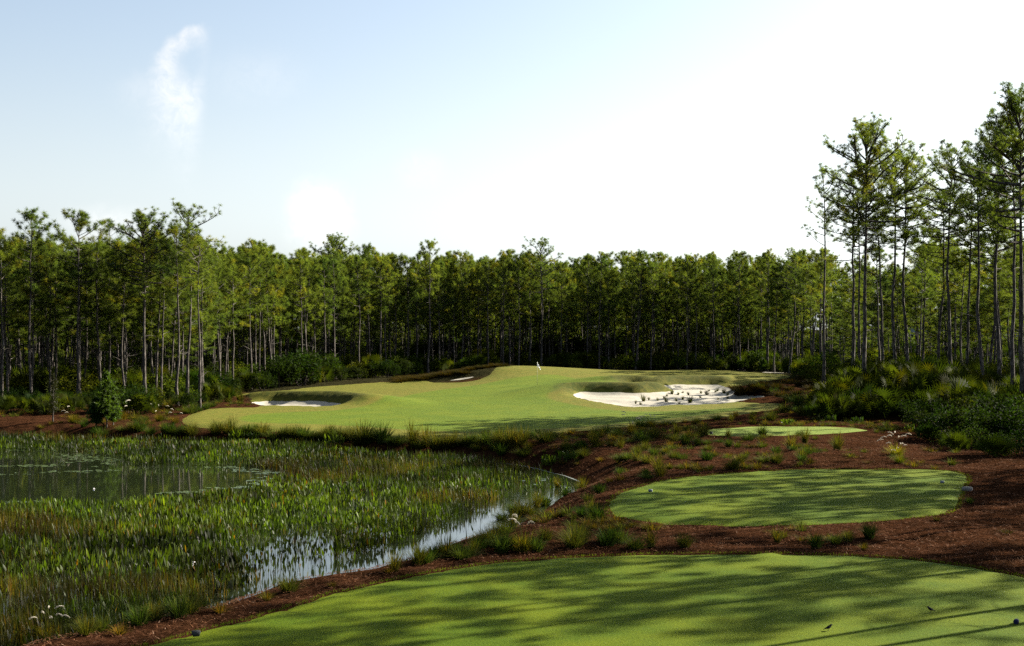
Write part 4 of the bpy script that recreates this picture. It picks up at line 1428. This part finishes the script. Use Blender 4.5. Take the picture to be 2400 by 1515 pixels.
# palmetto thicket at the right
for i in range(46):
    px = 1935 + (2420 - 1935) * ((i * 0.618) % 1.0)
    f = (i / 46.0)
    D = 83 + 14 * f - max(0, (px - 2150)) / 250 * 5
    s = random.uniform(1.15, 1.5) * (1.0 if px > 1990 else 0.85)
    bush('p' + random.choice('0122'), px, 0, s, "saw palmetto in the dark thicket under the tall pines at right", "palmettos of the right thicket", random.uniform(0.9, 1.15), D=D)
for px, D, s, k in [(2190, 72, 1.1, '0'), (2225, 70, 1.2, '3'), (2262, 69, 1.15, '0'), (2300, 67, 1.3, '3'), (2340, 66, 1.2, '1'), (2380, 66, 1.3, '3'), (2415, 67, 1.3, '0'), (2200, 76, 1.3, '3'),
                    (2250, 75, 1.5, '2'), (2320, 73, 1.5, '0'), (2375, 73, 1.6, '3'), (2290, 76, 1.4, '3'), (2160, 78, 1.0, '1'), (2215, 67, 0.8, '1'), (2130, 82, 0.9, '3'), (2275, 64.5, 0.9, '1'), (2340, 62, 0.9, '1'), (2400, 61, 1.1, '1')]:
    bush('s' + k, px, 0, s, "leafy shrub in the mass before the palmettos at the right edge", "leafy shrubs before the palmettos at right", random.uniform(0.85, 1.1), D=D)
for px, D, s in [(2240, 63.5, 0.7), (2330, 60, 0.8), (2180, 69, 0.7)]:
    bush('p1', px, 0, s, "low palmetto fanning out at the foot of the right shrubs", "low palmettos at the foot of the right shrubs", D=D)
# under the left stand
for i in range(34):
    px = -20 + 560 * ((i * 0.618) % 1.0)
    D = 92 + 12 * (i / 34.0) + (4 if px > 330 else 0) - 0.004 * (560 - px)
    if px > 440: D += 8
    bush(random.choice(('p0', 'p1', 'p2', 's0', 's1', 's3')), px, 0, random.uniform(0.6, 0.95), "low dark bush in the belt under the left stand of pines", "low bushes under the left stand of pines", D=D)
bush('s3', 322, 0, 1.3, "black green rounded shrub right of the bright green sapling", D=92)
bush('s3', 305, 0, 1.2, "dark shrub directly behind the black green rounded one", D=94)
bush('s2', 365, 0, 1.1, "yellow green shrub between the black green shrub and the green's tip", D=97)
bush('s2', 505, 0, 1.1, "reddish tinged green bush at the foot of the leaning left pine", D=108)
bush('s3', 445, 0, 0.9, "small dark bush left of the leaning pine's base", D=98)
# behind the green, left part
for i in range(26):
    px = 500 + 480 * ((i * 0.618) % 1.0)
    D = float(lineD(px)) - 4 + 9 * (i / 26.0)
    s = random.uniform(1.0, 1.5)
    if 650 < px < 780: s = random.uniform(1.7, 2.1)
    bush(random.choice(('p0', 's0', 's3', 's3', 's1')), px, 0, s, "dark bush along the foot of the pines behind the left bunker", "dark bushes behind the left bunker", D=D)
bush('s3', 708, 0, 2.3, "big black green bush, tallest of the undergrowth behind the left bunker", D=133)
# behind the green, right part: brighter understorey
for i in range(44):
    px = 1290 + 640 * ((i * 0.618) % 1.0)
    D = float(lineD(px)) - 1 + 14 * (i / 44.0)
    bush(random.choice(('b0', 'b1', 'b2', 's2', 's1', 'p0')), px, 0, random.uniform(0.9, 1.5), "green bush in the sunlit undergrowth behind the right part of the green", "bushes behind the right part of the green", D=D)
# brushy dark bank left of the crest and by the right bunker
BRUSH = tuft_mesh('twigs', 320, 0.5, 0.85, 0.025, (0.5, 0.35, 0.3), 0.5)
for i in range(110):
    px = 935 + 250 * ((i * 0.618) % 1.0); D = 134.5 + 14 * (i / 110.0)
    if D < 137 and px > 1090: continue
    x, y = atD(px, D)
    o = link('dry_brush', BRUSH); o.location = (x, y, float(H([(x, y)])[0])); o.scale = (1.6, 1.6, random.uniform(0.8, 1.3)); o.rotation_euler.z = random.random() * 6
    tag(o, "dry dark brush on the bank left of the green's crest", 'brush', "dry brush on the bank left of the green's crest")
for a, b in [(1725, 915), (1745, 920), (1765, 912), (1790, 905), (1812, 903), (1835, 898), (1855, 900), (1875, 905), (1735, 928), (1760, 925), (1800, 925), (1820, 912), (1850, 915), (1785, 918), (1880, 890), (1900, 900), (1870, 925), (1830, 930), (1900, 915)]:
    o = place(BRUSH, 'dry_brush', 'brush', a, b, random.uniform(1.1, 1.6), "dry dark brush on the mound right of the right bunker", "dry brush on the mound right of the right bunker")
# low dry ground cover over the pine straw
gc = []
for i in range(8600):
    D = random.uniform(36, 108); x = random.uniform(-0.42, 0.46) * D
    if vnoise(x, D, 0.35) * 0.6 + vnoise(x, D, 1.2) * 0.4 < (0.50 if D > 55 else 0.62): continue
    if x > 0.20 * D and D < 70 and random.random() < 0.75: continue
    gc.append((x, D))
gc = np.array(gc)
for poly, mg in ((POND, 0.5), (TEE1, 0.5), (TEE2, 0.5), (TEE3, 0.4), (TURF, 0.5), (SANDR, 0.5), (SANDL, 0.5)):
    gc = gc[sdf(gc, poly) > mg]
print('ground cover', len(gc))
gcs = [tuft_mesh('dry_tuft', 90, 0.26, 0.34, 0.014, (1.3, 1.0, 0.8), 0.5), tuft_mesh('dry_tuft', 90, 0.34, 0.30, 0.013, (0.8, 0.9, 0.8), 0.4), tuft_mesh('dry_tuft', 80, 0.22, 0.4, 0.016, (0.8, 0.55, 0.5), 0.6)]
tag(gn_scatter('ground_cover', np.column_stack([gc, H(gc)]), rng.random(len(gc)) * 6.28, rng.uniform(0.6, 1.5, len(gc)), rng.integers(0, 3, len(gc)), gcs), 'low dry grass and scrub spread over the pine straw', 'ground cover', kind='stuff')

# fringe of longer grass round the two near tees
fr = []
for poly, stp in ((TEE1, 0.012), (TEE2, 0.02)):
    q = np.roll(poly, -1, 0)
    for a_, b_ in zip(poly, q):
        if a_[1] < 20 or abs(a_[0]) > 0.46 * a_[1]: continue
        k_ = int(np.linalg.norm(b_ - a_) / stp) + 1
        t_ = rng.random((k_, 1))
        fr.append(a_ * (1 - t_) + b_ * t_ + rng.normal(0, 0.05, (k_, 2)))
fr = np.vstack(fr); n = len(fr)
V, Qd, k = ribbons(np.column_stack([fr, H(fr) - 0.01]), rng.random(n) * 6.28, 0.03 * rng.random(n), rng.uniform(0.03, 0.075, n), 0.010, [1, 0.8, 0.1], [0, 0.5, 1.0])
mb = MB(); mb.add(V, None, Qd, 0, rep(np.ones((n, 3)) * rng.uniform(1.0, 2.2, (n, 1)) * np.array([[1.1, 1.35, 0.4]]), k))
tag(link('turf_fringe', mb.mesh('turf_fringe', (M_GRASS,), False, True)), 'slightly longer grass fringing the cut tees', 'grass', kind='stuff')
# undergrowth deep in the wood
up_ = []
for i in range(2600):
    px = random.uniform(-300, 2650)
    D = float(lineD(px)) + random.uniform(2, 130)
    if 1800 < px and random.random() < 0.3: continue
    x, y = atD(px, D)
    up_.append((x, y))
zz_ = H(np.array(up_))
un = gn_scatter('undergrowth', np.column_stack([np.array(up_), zz_ - 0.1]), rng.random(len(up_)) * 6.28, rng.uniform(0.9, 2.0, len(up_)) * (1 + 0.8 * (np.array(up_)[:, 1] > 190)), rng.integers(0, 8, len(up_)), SHR[:2] + SHB + PAL)
tag(un, 'dark undergrowth of bushes and palmettos spread through the wood', 'undergrowth', kind='stuff')


# bright cypress sapling
def sapling(px, py, ht, label, seed=3, c=(1, 1, 1), nn=9, nbr=75, wide=0.40):
    r = np.random.default_rng(seed)
    x, y, z = hit(px, py)
    o = empty('cypress_sapling', (x, y, z)); tag(o, label, 'sapling')
    tm = MB(); tm.tube([[0, 0, -0.05], [0.02, 0.03, ht * 0.4], [0, 0.02, ht * 0.75], [0.02, 0, ht]], [0.05, 0.035, 0.02, 0.006], 6)
    link('trunk', tm.mesh('trunk', (M_BARK,), True), o)
    cm = MB()
    C_, D_, K_ = [], [], []
    for i in range(nbr):
        t = 0.22 + 0.76 * (i / nbr)
        L = ht * wide * (1 - t) ** 0.6 * r.choice((0.35, 0.6, 0.85, 1.2)) * r.uniform(0.8, 1.1) * (0.75 if t < 0.35 else 1)
        g = i * 2.4 + r.normal(0, 0.3)
        d = np.array([math.cos(g), math.sin(g), r.uniform(-0.05, 0.35)])
        p0 = np.array([0, 0, t * ht]); n = 6
        P = [p0]
        for j in range(n):
            d = d + r.normal(0, 0.08, 3); d[2] -= 0.03; d /= np.linalg.norm(d)
            P.append(P[-1] + d * L / n)
        cm.tube(np.array(P), np.linspace(0.012, 0.003, n + 1), 3, 0)
        cb_ = np.asarray(c) * r.uniform(0.7, 1.3)
        for j in range(1, n + 1):
            for q in range(4):
                C_.append(P[j] + r.normal(0, 0.05, 3)); D_.append(d + r.normal(0, 0.5, 3) * 0.6); K_.append(cb_)
    D_ = np.array(D_); D_ /= np.linalg.norm(D_, axis=1)[:, None]
    needle_tuft(cm, np.array(C_), D_, nn, 0.17, 0.030, 1, np.array(K_))
    link('crown', cm.mesh('crown', (M_TWIG, M_CYP), False, True), o)
    return o


sapling(250, 1006, 3.6, "bright lime green feathery sapling on the far bank at left", 3)
sapling(225, 1008, 2.0, "small thin companion sapling at the left foot of the bright green sapling", 5, (0.6, 0.7, 0.7))
sapling(265, 1000, 1.9, "short sapling at the right foot of the bright green sapling", 6, (0.8, 0.85, 0.8))
sapling(124, 988, 3.2, "thin grey nearly bare sapling at the far left bank", 8, (0.35, 0.22, 0.5), 2, 34, 0.25)
print('plants done')

# ---------------------------------------------------------------- marsh
def inpoly(P, px_list, z=WATER):
    return sdf(P, np.array([atz(a, b, z) for a, b in px_list]))


openA = [(-300, 1060), (0, 1060), (230, 1064), (290, 1080), (330, 1094), (480, 1092), (600, 1095), (665, 1110), (655, 1132), (560, 1158), (430, 1178), (300, 1188), (0, 1195), (-300, 1200)]
openB = [(1200, 1105), (1390, 1130), (1350, 1200), (1110, 1290), (940, 1350), (780, 1395), (620, 1435), (480, 1470), (450, 1440), (540, 1392), (640, 1356), (740, 1326), (850, 1300), (940, 1275),
         (1000, 1245), (1110, 1205), (1185, 1168), (1205, 1140)]
openC = [(540, 1300), (600, 1262), (690, 1240), (790, 1238), (780, 1320), (700, 1370), (600, 1372)]
openD = [(200, 1320), (300, 1290), (460, 1290), (440, 1370), (260, 1390)]
openE = [(-50, 1315), (60, 1305), (60, 1340), (-50, 1350)]


def marsh_points(n):
    # sample evenly in the picture's rows so that near plants are as dense as far ones look
    D = 27.5 + (87 - 27.5) * rng.random(n) ** 1.05
    x = (rng.random(n) * 0.76 - 0.66) * D
    return np.stack([x, D], -1)


P = marsh_points(500000)
d = sdf(P, POND)
P = P[(d < 0.15) & ~((d > -0.9) & (P[:, 1] > 56) & (P[:, 0] > -9))]
dB = inpoly(P, openB); dA = inpoly(P, openA)
den = np.ones(len(P))
den *= np.where(dA < 0, 0.004, 1.0)
den *= np.where(dB < 0, np.where(P[:, 1] > 54, 0.14, 0.010), 1.0)
den *= np.where(inpoly(P, openC) < 0, 0.22, 1.0)
den *= np.where(inpoly(P, openD) < 0, 0.45, 1.0)
den *= np.where(inpoly(P, openE) < 0, 0.35, 1.0)
clump = vnoise(P[:, 0], P[:, 1], 1.1) * 0.6 + vnoise(P[:, 0], P[:, 1], 3.1) * 0.4
den *= np.clip((clump - 0.26) * 2.8, 0.03, 1)
P = P[rng.random(len(P)) < den]
typ = vnoise(P[:, 0] * 0.6, P[:, 1], 0.16) * 0.65 + vnoise(P[:, 0], P[:, 1], 0.5) * 0.35    # which plant grows where
warmn = vnoise(P[:, 0], P[:, 1], 0.33)
sel = rng.random(len(P)) < ss(typ, 0.42, 0.60) * 0.75 + 0.12
PK, RU = P[sel], P[~sel]
wk, wr = warmn[sel], warmn[~sel]
# pickerelweed: broad lance leaves on stalks (about a third of the points)
m = rng.random(len(PK)) < 0.50
PK, wk = PK[m], wk[m]
n = len(PK)
base = np.column_stack([PK, np.full(n, WATER - 0.05)])
V, Qd, k = ribbons(base, rng.random(n) * 6.28, 0.16 * rng.random(n), rng.uniform(0.22, 0.56, n) * (0.75 + 0.5 * vnoise(PK[:, 0], PK[:, 1], 0.7)), rng.uniform(0.035, 0.08, n), [0.16, 0.18, 0.8, 1.0, 0.6, 0.04], [0, 0.5, 0.6, 0.74, 0.9, 1.0])
c = np.ones((n, 3)) * rng.uniform(0.25, 1.3, (n, 1)) * (0.35 + 1.3 * ss(vnoise(PK[:, 0], PK[:, 1], 0.9) * 0.5 + vnoise(PK[:, 0], PK[:, 1], 0.25) * 0.5, 0.3, 0.7))[:, None]
c[rng.random(n) < 0.025] *= (2.4, 0.9, 0.6)
c[rng.random(n) < 0.10] *= (1.6, 1.35, 1.0)
c *= (1 + 0.45 * ss(PK[:, 1], 38, 52))[:, None]  # farther leaves brightened in colour, standing in for backlight
mb = MB(); mb.add(V, None, Qd, 0, rep(c, k))
tag(link('pickerelweed', mb.mesh('pickerelweed', (M_REED,), False, True)), 'mass of broad leaved pickerelweed standing in the pond', 'marsh plants', kind='stuff')
n = len(RU)
print('marsh', len(PK), n)
base = np.column_stack([RU, np.full(n, WATER - 0.05)])
V, Qd, k = ribbons(base, rng.random(n) * 6.28, 0.22 * rng.random(n) ** 2, rng.uniform(0.22, 0.68, n), 0.008 + 0.00022 * RU[:, 1], [1, 0.9, 0.6, 0.1], [0, 0.4, 0.75, 1.0])
c = np.ones((n, 3)) * rng.uniform(0.3, 1.3, (n, 1)) * (0.45 + 1.0 * ss(vnoise(RU[:, 0], RU[:, 1], 0.6), 0.25, 0.75))[:, None] * (1 + ss(wr, 0.40, 0.62)[:, None] * np.array([[1.1, 0.1, 0.2]]))
c[rng.random(n) < 0.12] *= (2.2, 1.3, 1.2)
mb = MB(); mb.add(V, None, Qd, 0, rep(c, k))
# old bent and dead stalks among them
dsel = rng.choice(len(RU), 5200, replace=False)
nd = len(dsel)
V, Qd, k = ribbons(base[dsel], rng.random(nd) * 6.28, rng.uniform(0.15, 0.65, nd), rng.uniform(0.35, 0.75, nd), 0.014 + 0.0002 * RU[dsel, 1], [1, 0.9, 0.7, 0.5, 0.1], [0, 0.35, 0.6, 0.8, 1.0], droop=rng.uniform(0.1, 0.8, nd))
mb.add(V, None, Qd, 0, rep(np.ones((nd, 3)) * rng.uniform(1.0, 3.2, (nd, 1)) * np.array([[1.5, 1.05, 1.8]]), k))
tag(link('rushes', mb.mesh('rushes', (M_REED,), False, True)), 'thin brownish green rushes filling the pond', 'rushes', kind='stuff')

# lily pads
pp_ = []
def pads(x0, y0, x1, y1, n, sp_):
    for i in range(n):
        t = random.random()
        a, b = x0 + (x1 - x0) * t + random.gauss(0, 8), y0 + (y1 - y0) * t + random.gauss(0, sp_)
        pp_.append((*atz(a, b, WATER), random.uniform(0.09, 0.17)))
pads(20, 1056, 250, 1057, 60, 1.2); pads(0, 1095, 140, 1090, 45, 1.5); pads(130, 1070, 270, 1080, 110, 7); pads(-10, 1114, 70, 1112, 12, 1.2); pads(100, 1108, 265, 1103, 34, 1.4)
pads(480, 1096, 560, 1096, 20, 1.0); pads(550, 1102, 650, 1110, 45, 3.0); pads(590, 1125, 640, 1132, 40, 6); pads(500, 1147, 590, 1141, 24, 1.6); pads(350, 1158, 480, 1152, 26, 1.6)
pads(640, 1108, 720, 1112, 16, 1.5); pads(20, 1178, 90, 1176, 12, 1.2); pads(1220, 1130, 1330, 1136, 8, 4)
mb = MB()
for x, y, r in pp_:
    a = np.linspace(0.25, 6.03, 11) + random.random() * 6
    ring_ = np.stack([x + np.cos(a) * r, y + np.sin(a) * r, np.full(11, WATER + 0.012) + rng.normal(0, 0.006, 11)], -1)
    Vp = np.vstack([[x, y, WATER + 0.012], ring_])
    mb.add(Vp, [[0, i, i + 1] for i in range(1, 11)])
tag(link('lily_pads', mb.mesh('lily_pads', (M_PAD,), True)), 'floating lily pads in loose lines on the open water', 'lily pads', kind='stuff')

# pale strip along the far waterline, painting the sky's reflection
mb = MB()
seg = [p for p in POND if p[1] > 56 and p[0] > -14 and 0.5 < 7 / max(p[1], 1) * 10]
Vf, Qf = [], []
cen_ = POND.mean(0)
for i, p in enumerate(seg):
    d_ = cen_ - p; d_ /= np.linalg.norm(d_)
    w0 = 0.05 + 0.15 * float(vnoise(p[0], p[1], 0.9)); w1 = w0 + 0.03 + 0.09 * float(vnoise(p[0] + 9, p[1], 1.3))
    Vf += [(p[0] + d_[0] * w0, p[1] + d_[1] * w0, WATER + 0.008), (p[0] + d_[0] * w1, p[1] + d_[1] * w1, WATER + 0.008)]
    if i and np.linalg.norm(seg[i] - seg[i - 1]) < 3 and random.random() < 0.85:
        Qf.append([2 * i - 2, 2 * i - 1, 2 * i + 1, 2 * i])
mb.add(Vf, None, Qf)
tag(link('painted_shore_glint', mb.mesh('painted_shore_glint', (mat_plain('painted_shore_glint', (0.12, 0.13, 0.12), 0.5, 0.3, 3),))), 'thin pale strip painted as sky reflection along the far waterline', 'foam', kind='stuff')

# white marsh flowers
for (a, b, s, lab) in [(222, 1160, 1.5, "tall white flower spike at the near edge of the dark open pool"), (452, 1338, 1.2, "white flower spike in the marsh near the bottom left"),
                       (167, 1262, 0.9, "small white flower among the reeds left of centre"), (648, 1152, 0.8, "tiny white flower by the right end of the open pool")]:
    x, y = atz(a, b + 14, WATER); s *= 0.6
    mb = MB(); mb.tube([[0, 0, -0.05], [0.01, 0, 0.35], [0, 0.01, 0.6]], 0.006, 4, 0)
    for i in range(14):
        q = np.array([rng.normal(0, .022), rng.normal(0, .022), 0.50 + 0.013 * i]); v1 = rng.normal(0, .022, 3); v2 = rng.normal(0, .022, 3)
        mb.add([q, q + v1, q + v1 + v2, q + v2], None, [[0, 1, 2, 3]], 1)
    o = link('white_flower', mb.mesh('white_flower', (M_REED, M_PEAK), False, True)); o.location = (x, y, WATER); o.scale = (s, s, s * 0.9)
    tag(o, lab, 'flower')

# ---------------------------------------------------------------- loose pine straw on the near mulch
n = 120000
D = 24 + 46 * rng.random(n) ** 0.9
P = np.stack([(rng.random(n) * 0.86 - 0.40) * D, D], -1)
keep = (sdf(P, POND) > 0.3) & (sdf(P, TEE1) > -0.30 * rng.random(n) ** 3) & (sdf(P, TEE2) > -0.30 * rng.random(n) ** 3)
P = P[keep]
n = len(P)
z = H(P) + (vnoise(P[:, 0], P[:, 1], 0.45) - 0.5) * 0.22 * 0 + 0.05
# follow the ground sheet's own unevenness
dm = np.minimum(sdf(P, TEE1), sdf(P, TEE2))
z += ((vnoise(P[:, 0], P[:, 1], 0.45) - 0.5) * 0.22 + (vnoise(P[:, 0], P[:, 1], 1.3) - 0.5) * 0.10) * ss(dm, 0.3, 2.5)
a = rng.random(n) * 6.28
L = rng.uniform(0.06, 0.16, n)
dz = rng.normal(0, 0.25, n)
dx, dy = np.cos(a) * L, np.sin(a) * L
wv = rng.uniform(0.006, 0.014, n)
V = np.stack([np.stack([P[:, 0] - dx / 2 - np.sin(a) * wv, P[:, 1] - dy / 2 + np.cos(a) * wv, z - dz * L / 2], -1), np.stack([P[:, 0] - dx / 2 + np.sin(a) * wv, P[:, 1] - dy / 2 - np.cos(a) * wv, z - dz * L / 2 - 0.004], -1),
              np.stack([P[:, 0] + dx / 2, P[:, 1] + dy / 2, z + dz * L / 2], -1)], 1).reshape(-1, 3)
c = np.ones((n, 3)) * rng.uniform(0.4, 1.5, (n, 1)); c[rng.random(n) < 0.07] *= (1.8, 2.4, 3.0)
tag(link('pine_straw', mesh_np('pine_straw', V, np.arange(len(V)).reshape(-1, 3), None, (M_STRAW,), col=rep(c, 3))), 'loose reddish pine straw and bark bits on the near ground', 'pine straw', kind='stuff')

# ---------------------------------------------------------------- flagstick
x, y, z = hit(1259, 905)
o = empty('flagstick', (x, y, z + 0.05)); tag(o, "thin pale flagstick with a limp white flag standing on the green", 'flagstick')
mb = MB(); mb.tube([[0, 0, -0.1], [0, 0, 1.1], [0.005, 0, 2.2]], 0.022, 8, cap=True)
link('pole', mb.mesh('pole', (M_STICK,), True), o)
# limp flag: folded cloth hanging from the top corner
rows_, cols_ = 12, 16
V = []
for i in range(rows_):
    v = i / (rows_ - 1)
    for j in range(cols_):
        u = j / (cols_ - 1)
        wide = 0.05 + 0.24 * min(1, v * 1.3)
        xx = 0.02 + u * wide
        zz = 2.16 - v * 0.34 - u * (0.10 + 0.28 * v) - 0.03 * math.sin(u * 9)
        yy = 0.045 * math.sin(u * 14 + v * 2) * (0.3 + u)
        V.append((xx, yy, zz))
Qd = [[i * cols_ + j, i * cols_ + j + 1, (i + 1) * cols_ + j + 1, (i + 1) * cols_ + j] for i in range(rows_ - 1) for j in range(cols_ - 1)]
mf, tf = new_mat('flag_cloth')
pf = pbsdf(tf, (0.85, 0.86, 0.9), 0.7)
tr = tf.n('ShaderNodeBsdfTranslucent'); tr.inputs[0].default_value = (0.9, 0.9, 0.92, 1)
mx = tf.n('ShaderNodeMixShader'); mx.inputs[0].default_value = 0.5
tf.l(pf.outputs[0], mx.inputs[1]); tf.l(tr.outputs[0], mx.inputs[2]); out(tf, mx.outputs[0])
fl = link('flag', mesh_np('flag', V, None, Qd, (mf,), smooth=True), o)
so = fl.modifiers.new('cloth thickness', 'SOLIDIFY'); so.thickness = 0.004


# ---------------------------------------------------------------- tee markers, birds, stone
def marker(px, py, L, rz, label, mats):
    x, y = atz(px, py, 0.06)
    o = empty('tee_marker', (x, y, 0.055), (0, 0, R(rz))); tag(o, label, 'tee marker', None)
    r = L * 0.42
    mb = MB()
    mb.tube([[-L * 0.5, 0, r * 0.80], [-L * 0.44, 0, r * 0.86], [0, 0, r * 0.9], [L * 0.40, 0, r * 0.86], [L * 0.5, 0, r * 0.8]], [r * 0.86, r * 0.97, r, r * 0.93, r * 0.55], 14, cap=True)
    link('log', mb.mesh('log', (mats[0],), True), o)
    mb = MB()
    mb.tube([[-L * 0.5 - 0.012, 0, r * 0.80], [-L * 0.5 - 0.002, 0, r * 0.80]], [r * 0.70, r * 0.78], 14, cap=True)
    link('end_face', mb.mesh('end_face', (mats[1],), False), o)
    return o


marker(460, 1491, 0.15, 12, "dark log shaped marker with a navy end near the front tee's left edge", (M_MARK, M_NAVY))
marker(2382, 1462, 0.13, 60, "navy ended marker near the front tee's right edge", (M_NAVY, M_NAVY))
marker(1524, 1153, 0.13, 160, "pale blue grey marker at the left end of the middle tee", (M_MARKP, M_MARKP))
marker(2208, 1133, 0.13, 165, "pale blue grey marker at the right end of the middle tee", (M_MARKP, M_MARKP))
xm, ym = atz(1666, 1017, 0.21)
m3 = marker(1666, 1017, 0.16, 160, "tiny dark marker at the left end of the far small tee", (M_MARK, M_NAVY)); m3.location = (xm, ym, 0.2)


def bird(px, py, flip, label):
    x, y = atz(px, py, 0.06)
    o = empty('bird', (x, y, 0.06), (0, 0, R(8) if not flip else R(172))); tag(o, label, 'bird')
    sp_ = np.array([[-0.105, 0, 0.030], [-0.080, 0, 0.042], [-0.052, 0, 0.055], [-0.025, 0, 0.062], [0.005, 0, 0.074], [0.028, 0, 0.090], [0.043, 0, 0.108], [0.056, 0, 0.117], [0.068, 0, 0.117], [0.078, 0, 0.114], [0.094, 0, 0.111]])
    rad = [0.006, 0.008, 0.014, 0.024, 0.030, 0.027, 0.019, 0.018, 0.013, 0.005, 0.001]
    mb = MB(); mb.tube(sp_, rad, 12, cap=True)
    link('body', mb.mesh('body', (M_BIRD,), True), o)
    for s in (-1, 1):
        wg = MB()
        wg.tube(np.array([[0.025, s * 0.024, 0.085], [0.0, s * 0.029, 0.075], [-0.035, s * 0.022, 0.060], [-0.075, s * 0.008, 0.046]]), [0.008, 0.013, 0.010, 0.002], 8, cap=True)
        link('wing', wg.mesh('wing', (M_BIRD,), True), o)
        lg = MB()
        lg.tube([[0.0, s * 0.012, 0.055], [-0.006, s * 0.014, 0.026], [0.002, s * 0.014, 0.0]], 0.0022, 5)
        lg.tube([[-0.012, s * 0.014, 0.001], [0.018, s * 0.014, 0.001]], 0.0018, 4)
        link('leg', lg.mesh('leg', (M_BIRDL,)), o)
    return o


bird(1942, 1479, False, "small dark bird on the front tee facing right, head raised")
bird(2181, 1436, True, "small dark bird on the front tee facing left, upper right of the other bird")
x, y, z = hit(2268, 1150)
a = np.linspace(0, 2 * math.pi, 12, endpoint=False)
mb = MB()
ringp = lambda s, h: np.stack([np.cos(a) * 0.20 * s * (1 + 0.15 * np.sin(3 * a)), np.sin(a) * 0.18 * s, np.full(12, h)], -1)
lay = [ringp(0.9, -0.05), ringp(1.0, 0.03), ringp(0.8, 0.09), ringp(0.3, 0.11)]
Q_ = [[k * 12 + j, k * 12 + (j + 1) % 12, (k + 1) * 12 + (j + 1) % 12, (k + 1) * 12 + j] for k in range(3) for j in range(12)]
mb.add(np.vstack(lay), None, Q_); mb.add(lay[-1], [[0, j, j + 1] for j in range(1, 11)])
o = link('stone', mb.mesh('stone', (M_STONE,), True)); o.location = (x, y, z + 0.03)
tag(o, "flat pale stone in the pine straw right of the middle tee", 'stone')

# ---------------------------------------------------------------- buildings seen through the trunks
def building(name, px0, px1, D, ztop, zb, depth, wallm, label, roof=True):
    x0, x1 = (px0 - 1200) / F * D, (px1 - 1200) / F * D
    o = empty(name, ((x0 + x1) / 2, D, zb)); tag(o, label, 'building')
    wd_, h = x1 - x0, ztop - zb
    mb = MB(); mb.box((0, depth / 2, h / 2), (wd_, depth, h)); link('wall', mb.mesh('wall', (wallm,)), o)
    if roof:
        mb = MB()
        hw, e = wd_ / 2 + 0.6, 0.6
        V = [(-hw, -e, h), (hw, -e, h), (hw, depth + e, h), (-hw, depth + e, h), (-hw + 2, depth / 2, h + 2.4), (hw - 2, depth / 2, h + 2.4)]
        mb.add([(v[0], v[1], v[2] + 0.02) for v in V], [[0, 4, 3], [1, 2, 5]], [[0, 1, 5, 4], [2, 3, 4, 5], [0, 3, 2, 1]])
        link('roof', mb.mesh('roof', (M_ROOF,)), o)
        for i in range(5):
            wx = -wd_ / 2 + wd_ * (i + 0.5) / 5
            mb = MB(); mb.box((wx, -0.03, h * 0.55), (1.2, 0.08, 1.5)); f = link('window', mb.mesh('window', (M_WHITE,)), o)
            mb = MB(); mb.box((wx, -0.08, h * 0.55), (1.0, 0.03, 1.3)); link('pane', mb.mesh('pane', (M_ROOF,)), f)
    else:
        mb = MB(); mb.box((0, depth / 2, h + 0.09), (wd_ + 0.5, depth + 0.5, 0.16)); link('roof', mb.mesh('roof', (M_WHITE,)), o)
    return o


building('white_building', 2080, 2400, 235, 7.2, -0.3, 9, M_WALLP, "pale blue grey building glimpsed through the trunks of the right stand", True)
building('flat_roofed_shed', 1916, 2014, 215, 4.3, -0.3, 5, M_WALLG, "low olive grey shed with white roof edge behind trunks right of the path", False)

print('all built')
